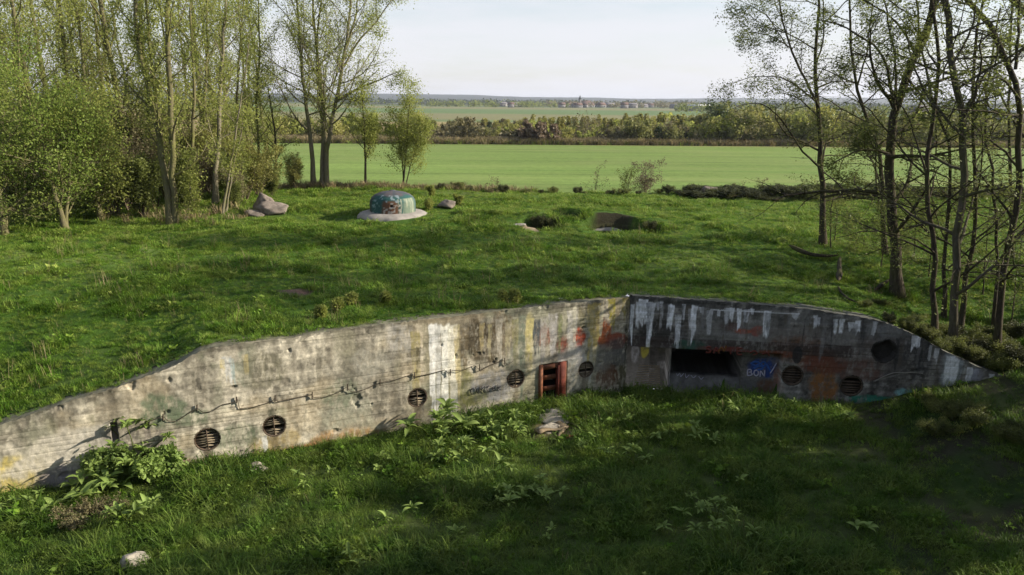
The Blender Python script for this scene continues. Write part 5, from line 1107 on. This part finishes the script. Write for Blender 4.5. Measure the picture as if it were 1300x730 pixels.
def keep_off(x, y):
    k = np.ones(x.shape, bool)
    for b, r in SMALL: k &= np.hypot(x - b.x, y - b.y) > r * RNG.uniform(.6, 1, x.shape)
    k &= np.hypot(x - CUP[0], (y - CUP[1] + .35) * .85) > 1.85
    for i, b in enumerate(BARE[:6]):
        rx, ry, pr_ = [(.6, .33, .97), (1.0, .5, .8), (1.2, .4, .9), (.6, .5, .7), (.4, .3, .9), (.5, .4, .8), (1.4, .7, .6)][i]
        k &= ~((((x - b.x) / rx) ** 2 + ((y - b.y) / ry) ** 2 < 1) & (RNG.random(x.shape) < pr_))
    for hx, hy, rx, ry, d in HOLES: k &= ~((((x - hx) / rx) ** 2 + ((y - hy) / ry) ** 2 < 1.0) & (RNG.random(x.shape) < .15))
    return k
N_ = 210000
x = RNG.uniform(-34, 34, N_); y = RNG.uniform(13, 56, N_); dl_, dr_ = wall_d(x, y); d_ = np.minimum(dl_, dr_)
edge = 50.5 + 0.012 * (x + 6) ** 2 * (x < -6)
cl = fbm(x * .9, y * .9, 401, 3); dens = .85 + .7 * (cl - .3)
k = (d_ < -.06 - .42 * vn(x * 1.8, y * 1.8, 77)) & (y < edge + 2.5) & (RNG.random(N_) < dens * np.clip(1.35 - y / 60, .55, 1)) & keep_off(x, y)
P = np.stack([x, y, np.where(d_ > -1, np.maximum(h(x, y, True), 0 * x - 9), h(x, y))], -1); k &= in_view(P); P = P[k]; cl = cl[k]
near = P[:, 1] + RNG.normal(0, 3, len(P)) < 32; sc_ = (.42 + .75 * ss(.35, .75, cl) ** 1.5) * RNG.uniform(.7, 1.3, len(P))
dl2, dr2 = wall_d(P[:, 0], P[:, 1]); lip = np.minimum(dl2, dr2) > -.75; sc_[lip] *= .75
pal = fbm(P[:, 0] * .25, P[:, 1] * .25, 402, 3)
kid = RNG.choice(6, len(P), p=[.45, .27, .20, .05, .022, .008])
scatter('grass', P[near], sc_[near], kid[near], C_HILL, 'lush uneven grass covering the bank on top of the bunker')
kf = RNG.choice(3, (~near).sum(), p=[.56, .38, .06]); scatter('grass', P[~near], sc_[~near] * 1.1, kf, C_FAR, 'grass on the far part of the bank up to the field')
N_ = 60000
x = RNG.uniform(-16, 22, N_); y = RNG.uniform(8, 24, N_); dl_, dr_ = wall_d(x, y); d_ = np.minimum(dl_, dr_); cl = fbm(x * .8, y * .8, 405, 3)
thin = ss(6.0, 12, x + 3 * (cl - .5))
k = (d_ > .02) & (RNG.random(N_) < (.5 + 1.0 * (cl - .3)) * (1 - .5 * thin)) & keep_off(x, y); P = np.stack([x, y, h(x, y)], -1); k &= in_view(P); P = P[k]; cl = cl[k]
sc_ = (.6 + 1.0 * ss(.3, .75, cl)) * RNG.uniform(.7, 1.3, len(P)) * (1 - .35 * ss(6, 12, P[:, 0]))
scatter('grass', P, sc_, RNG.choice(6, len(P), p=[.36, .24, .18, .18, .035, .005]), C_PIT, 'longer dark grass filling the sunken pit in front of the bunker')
N_ = 2600
x = RNG.uniform(-30, 2, N_); e_ = 50.5 + 0.012 * (x + 6) ** 2 * (x < -6); y = e_ + RNG.normal(1.2, .9, N_); k = RNG.random(N_) < .95 * ss(2, -8, x) + .1; P = np.stack([x, y, h(x, y)], -1)[k]
x2 = RNG.uniform(-17.5, -9.5, 90); y2 = 34.5 + RNG.random(90) * 5 + (-9.5 - x2) * .2; P2 = np.stack([x2 - 4, y2, h(x2 - 4, y2)], -1); P = np.concatenate([P, P2])
scatter('dry_grass', P, RNG.uniform(.6, 1.3, len(P)), RNG.choice(3, len(P)), C_DRY, 'straw coloured dry grass along the edge of the wood')
N_ = 16000
x = RNG.uniform(-110, 170, N_); y = 157 + .05 * x + np.abs(RNG.normal(0, 7, N_)); P = np.stack([x, y, h(x, y)], -1); P = P[in_view(P)]
scatter('dry_grass', P, RNG.uniform(1.4, 3.2, len(P)), RNG.choice(3, len(P), p=[.5, .3, .2]), C_DRY, 'dry grass strip at the foot of the trees beyond the field')

# ------------------------------------------------------------------ tree belt beyond the field
def crown_proto(name, H, Wd, lmat, seed, n=900, size=.32, shape='round', stems=3, bark='bark_pale', label='x', cat='tree'):
    rg = np.random.default_rng(seed); root = thing(name, (0, 0, 0), label, cat)
    V = []; k = 0; nb = 16
    cen = np.stack([rg.normal(0, .30, nb) * Wd, rg.normal(0, .30, nb) * Wd, rg.uniform(.28 if shape != 'bush' else .15, .9, nb) * H], -1)
    if shape == 'narrow': cen[:, :2] *= .55
    if shape == 'cone': f = 1 - cen[:, 2:3] / H; cen[:, :2] *= (.2 + 1.6 * f)
    rad = rg.uniform(.12, .26, nb) * min(H, Wd * 1.6)
    if shape == 'round': rad *= (1.15 - .5 * np.abs(cen[:, 2] / H - .55))
    bi = rg.integers(nb, size=n); d = rg.normal(size=(n, 3)); d /= np.linalg.norm(d, axis=1, keepdims=True); c = cen[bi] + d * (rad[bi] * rg.random(n) ** .45)[:, None] * np.array([1, 1, 1.1]); c[:, 2] = np.clip(c[:, 2], .05 * H, 1.05 * H)
    v, q, t = leaves(np.stack([c, c + .01], 1), rg, 1, size, .02, .3); tn = np.repeat(np.clip(.25 + .5 * rg.random(nb)[bi] + .3 * (rg.random(n) - .5), 0, 1), 4)
    me = mesh_np('crown', v, q); attr_f(me, tn); obj('crown', me, M[lmat], root)
    st = []
    for j in range(stems):
        b = rg.normal(0, .06, 2) * Wd; e = rg.normal(0, .16, 2) * Wd
        st.append(np.array([(b[0], b[1], -.2), ((b[0] + e[0]) / 2, (b[1] + e[1]) / 2, H * .45), (e[0], e[1], H * .88)]))
    br = []
    P_ = np.array([resample(s_, 8) for s_ in st]); R__ = np.linspace(.014 * H + .03, .02, 8)[None].repeat(stems, 0)
    C, Rn, L = grow(P_, R__, np.full(stems, H), rg, dict(m=7, t0=.25, lr=.28, ang=45, n=4, up=.08, jit=.12, rr=.6))
    obj('trunk', mesh_np('trunk', *merge([tubes(P_, R__, 5), tubes(C, Rn, 3)])), M[bark], root)
    return root
BELT = {}
def belt(kind, u, y, H, label, group, base_v=None):
    spec = dict(olive=('belt_tree', 6, 4.5, 'belt_olive', 'round'), gold=('belt_tree', 6, 3.8, 'leaf_gold', 'round'), brown=('belt_shrub', 5, 5.0, 'leaf_brown', 'bush'), russet=('belt_shrub', 4, 4.2, 'leaf_russet', 'bush'), narrow=('larch_tree', 8, 2.0, 'leaf_gold', 'narrow'), yel=('belt_tree', 7, 4.0, 'leaf_yel', 'round'), cone=('conifer', 6, 3.2, 'leaf_dark', 'cone'), dark=('pine_tree', 9, 5.2, 'leaf_dark', 'round'), bush=('belt_shrub', 3.0, 4.2, 'leaf_yel', 'bush'), grey=('bare_tree', 7, 4.5, 'leaf_brown', 'round'), tan=('belt_shrub', 2.4, 5.0, 'leaf_brown', 'bush'))[kind]
    b = PY(u, 180, y); loc = (b[0], b[1], gz(b[0], b[1]) - .1); s_ = H / spec[1]
    if kind not in BELT:
        r = crown_proto(spec[0], spec[1], spec[2], spec[3], 1000 + len(BELT), {'narrow': 420, 'grey': 420, 'dark': 1500}.get(kind, 900), .34 if kind != 'grey' else .24, spec[4], {'narrow': 1, 'cone': 1, 'dark': 2}.get(kind, 4), label=label); r.location = loc; r.scale = (s_,) * 3; BELT[kind] = r
    else: r = dup(BELT[kind], loc, random.random() * 6.28, (s_ * random.uniform(.9, 1.15), s_ * random.uniform(.9, 1.15), s_))
    r['label'] = label; r['category'] = 'shrub' if 'shrub' in spec[0] else 'tree'
    if group: r['group'] = group
    elif 'group' in r: del r['group']
    return r
belt('dark', 915, 172, 9.2, 'large dark evergreen standing above the tree belt beyond the field', None)
belt('dark', 1010, 185, 7.0, 'second dark evergreen further right in the tree belt', None)
belt('brown', 587, 163, 6.0, 'grey brown bush at the left end of the belt beyond the field', None)
belt('russet', 677, 162, 5.4, 'reddish purple bush in the belt beyond the field', None)
belt('russet', 693, 163, 5.0, 'dark russet bush touching the reddish purple one', None)
belt('grey', 745, 175, 6.6, 'wide bare grey brown tree above the belt', None)
belt('gold', 720, 162, 3.6, 'yellow green bush right of the reddish purple one', None)
belt('grey', 848, 166, 6.0, 'large bare brown tree in the middle of the belt', None)
rg = np.random.default_rng(123)
LBL = dict(olive='olive green tree in the belt beyond the field', gold='golden leaved tree in the belt beyond the field', brown='grey brown bush in the belt beyond the field', russet='reddish bush in the belt beyond the field', yel='yellow green tree in the belt beyond the field', cone='dark green conifer in the belt beyond the field', bush='low yellow green bush in the belt beyond the field', grey='bare brownish tree in the belt beyond the field', tan='low brown thicket bush in the belt beyond the field', narrow='slender yellowish larch in the young plantation beyond the field')
GB = dict((k, v.split(' in the ')[0] + ('es' if v.split(' in the ')[0].endswith('bush') else 's') + ' beyond the field') for k, v in LBL.items())
def row(u0, u1, y0, y1, n, kinds, H0, H1):
    for i in range(n):
        k = kinds[int(rg.integers(len(kinds)))]; u = u0 + (u1 - u0) * (i + rg.random()) / n
        belt(k, u, float(rg.uniform(y0, y1)), float(rg.uniform(H0, H1)) * float(rg.uniform(.7, 1.22)) * (.8 if k in ('brown', 'russet', 'bush') else 1), LBL[k], GB[k])
row(540, 660, 166, 200, 15, ['brown', 'gold', 'tan', 'bush', 'olive', 'tan'], 2.6, 4.4)
row(560, 800, 215, 280, 22, ['tan', 'brown', 'olive', 'gold'], 3.0, 4.6)
row(640, 800, 164, 180, 20, ['olive', 'brown', 'bush', 'gold', 'yel'], 2.8, 4.6)
row(600, 690, 200, 240, 10, ['cone', 'tan', 'gold'], 2.6, 3.6)
row(780, 910, 162, 172, 24, ['olive', 'yel', 'brown', 'gold', 'cone', 'grey'], 3.8, 5.6)
row(780, 900, 176, 200, 12, ['cone', 'olive', 'yel'], 4.5, 5.8)
row(900, 1060, 163, 178, 34, ['yel', 'olive', 'gold', 'grey', 'yel', 'olive'], 5.4, 7.2)
row(900, 1060, 182, 205, 18, ['olive', 'grey', 'yel'], 6.5, 8.0)
row(1055, 1320, 164, 182, 40, ['yel', 'olive', 'gold', 'grey', 'brown', 'olive'], 4.8, 7.0)
row(1055, 1320, 186, 210, 20, ['olive', 'grey', 'yel'], 5.6, 7.4)
row(300, 545, 166, 190, 24, ['olive', 'brown', 'gold', 'yel', 'bush'], 3.4, 5.6)
for i in range(64):                                     # young larch plantation in rows
    u = 668 + (i % 32) * 7.6 + rg.normal(0, 1.5); belt('narrow', u, 190 + 22 * (i // 32) + rg.normal(0, 2), float(rg.uniform(4.6, 6.0)) * (1.0 if u < 790 else 1.15), LBL['narrow'], GB['narrow'])

# ------------------------------------------------------------------ far village
def house_proto(L, Wd, Hw, Hr, wm, rm):
    root = thing('village_house', (0, 0, 0), 'x', 'house')
    obj('wall', mesh_np('wall', *boxes([((-L / 2, -Wd / 2, -1), (L, 0, 0), (0, Wd, 0), (0, 0, Hw + 1))])), M[wm], root)
    V = np.array([(-L / 2 - .4, -Wd / 2 - .4, Hw), (L / 2 + .4, -Wd / 2 - .4, Hw), (L / 2 + .4, Wd / 2 + .4, Hw), (-L / 2 - .4, Wd / 2 + .4, Hw), (-L / 2 - .2, 0, Hw + Hr), (L / 2 + .2, 0, Hw + Hr)])
    obj('roof', mesh_np('roof', V, [[0, 1, 5, 4], [2, 3, 4, 5], [3, 2, 1, 0]], [[0, 4, 3], [1, 2, 5]]), M[rm], root)
    n = max(2, int(L / 4)); wl = [((-L / 2 + (i + .3) * L / n, -Wd / 2 - .06, 1.1), (1.4, 0, 0), (0, .05, 0), (0, 0, 1.5)) for i in range(n)]
    for x_ in wl: obj('window', mesh_np('window', *boxes([x_])), M['glass'], root)
    return root
HP = [house_proto(14, 9, 4.0, 4.0, 'house_wall', 'roof_red'), house_proto(22, 10, 4.5, 3.5, 'house_wall', 'roof_grey'), house_proto(11, 8, 5.5, 3.8, 'house_wall', 'roof_red')]
HL = ['far village house with pale walls and a red tiled roof', 'long far barn with pale walls and a grey roof', 'tall far house with pale walls and a red roof']
usedh = [0, 0, 0]
for i in range(34):
    u = float(rg.choice([rg.uniform(715, 830), rg.uniform(640, 860), rg.uniform(600, 720)], p=[.6, .25, .15])); y = float(rg.uniform(1150, 1600)); b = PY(u, 137, y); k = int(rg.integers(3)); loc = (b[0], b[1], gz(b[0], b[1])); rz = float(rg.uniform(-.7, .7))
    if not usedh[k]: r = HP[k]; r.location = loc; r.rotation_euler = (0, 0, rz); usedh[k] = 1
    else: r = dup(HP[k], loc, rz, float(rg.uniform(.8, 1.15)))
    r['label'] = HL[k]; r['group'] = 'houses of the far village: ' + ['red roofed', 'grey barns', 'tall'][k]
b = PY(737, 137, 1380); ch = thing('church', (b[0], b[1], gz(b[0], b[1])), 'far village church with a slim dark spire above the roofs', 'church')
obj('nave', mesh_np('nave', *boxes([((1, -4, -1), (16, 0, 0), (0, 9, 0), (0, 0, 8))])), M['house_wall'], ch)
obj('roof', mesh_np('roof', np.array([(1, -4.5, 7), (17.5, -4.5, 7), (17.5, 5.5, 7), (1, 5.5, 7), (1, .5, 12), (17.5, .5, 12)]), [[0, 1, 5, 4], [2, 3, 4, 5]], [[0, 4, 3], [1, 2, 5]]), M['roof_red'], ch)
obj('tower', mesh_np('tower', *boxes([((-4, -2.2, -1), (5, 0, 0), (0, 5, 0), (0, 0, 15))])), M['house_wall'], ch)
obj('spire', mesh_np('spire', np.array([(-4.2, -2.4, 14), (1.2, -2.4, 14), (1.2, 3, 14), (-4.2, 3, 14), (-1.5, .3, 22)]), [[3, 2, 1, 0]], [[0, 1, 4], [1, 2, 4], [2, 3, 4], [3, 0, 4]]), M['spire'], ch)
for (u, v, y, L, Wd, Hh, rm, lb) in [(887, 137, 900, 26, 12, 5, 'roof_white', 'long far shed with a white roof, left of the dark evergreen'), (1285, 146, 420, 34, 12, 5.5, 'roof_white', 'long white roofed farm shed at the far right'), (1262, 142, 520, 26, 12, 6, 'roof_grey', 'grey farm shed behind the white roofed one'), (1165, 146, 460, 9, 8, 7, 'roof_grey', 'small pale building seen between the right hand trees')]:
    b = PY(u, v, y); r = house_proto(L, Wd, Hh, 2.2, 'house_wall', rm); r.name = 'farm_shed'; r.location = (b[0], b[1], gz(b[0], b[1])); r['label'] = lb; r['category'] = 'shed'
def mass(name, pts, size, seed, lmat, label):
    rg_ = np.random.default_rng(seed); v, q, t = leaves(np.stack([pts, pts + .01], 1), rg_, 1, size, .1, .2); me = mesh_np(name, v, q); attr_f(me, t); tag(obj(name, me, M[lmat]), label, 'woods', None, 'stuff')
def blobs(u0, u1, y0, y1, n, H0, H1, per, seed):
    rg_ = np.random.default_rng(seed); out = []
    for i in range(n):
        b = PY(float(rg_.uniform(u0, u1)), 135, float(rg_.uniform(y0, y1))); z0 = gz(b[0], b[1]); H = rg_.uniform(H0, H1); d = rg_.normal(0, 1, (per, 3)) * np.array([H * .38, H * .38, H * .27]); d[:, 2] = np.clip(d[:, 2] + H * .5, 0, H); out.append(d + np.array([b[0], b[1], z0]))
    return np.concatenate(out)
mass('distant_woods', blobs(300, 1400, 1700, 2700, 800, 9, 15, 26, 5), 3.2, 6, 'leaf_dark', 'dark band of distant woods on the horizon')
mass('distant_woods', blobs(540, 720, 1150, 1450, 60, 6, 11, 40, 7), 1.8, 8, 'leaf_olive', 'trees around the far village on the left')
mass('distant_woods', blobs(690, 900, 1250, 1650, 90, 7, 13, 40, 9), 1.8, 10, 'leaf_brown', 'bare trees among the far village houses')
mass('distant_woods', blobs(860, 1350, 620, 1000, 110, 6, 11, 50, 11), 1.4, 12, 'leaf_olive', 'far trees behind the belt on the right')

# ------------------------------------------------------------------ haze
hz = NB('haze'); pv = hz.n('ShaderNodeVolumePrincipled', {'Color': (0.80, 0.86, 1.0, 1), 'Density': 0.95e-4, 'Anisotropy': 0.2}); hz.t.links.new(pv.outputs[0], hz.out.inputs['Volume'])
me = mesh_np('haze', *boxes([((-9800, -300, -8), (19600, 0, 0), (0, 10500, 0), (0, 0, 78))]))
tag(obj('haze', me, hz.m), kind='stuff')
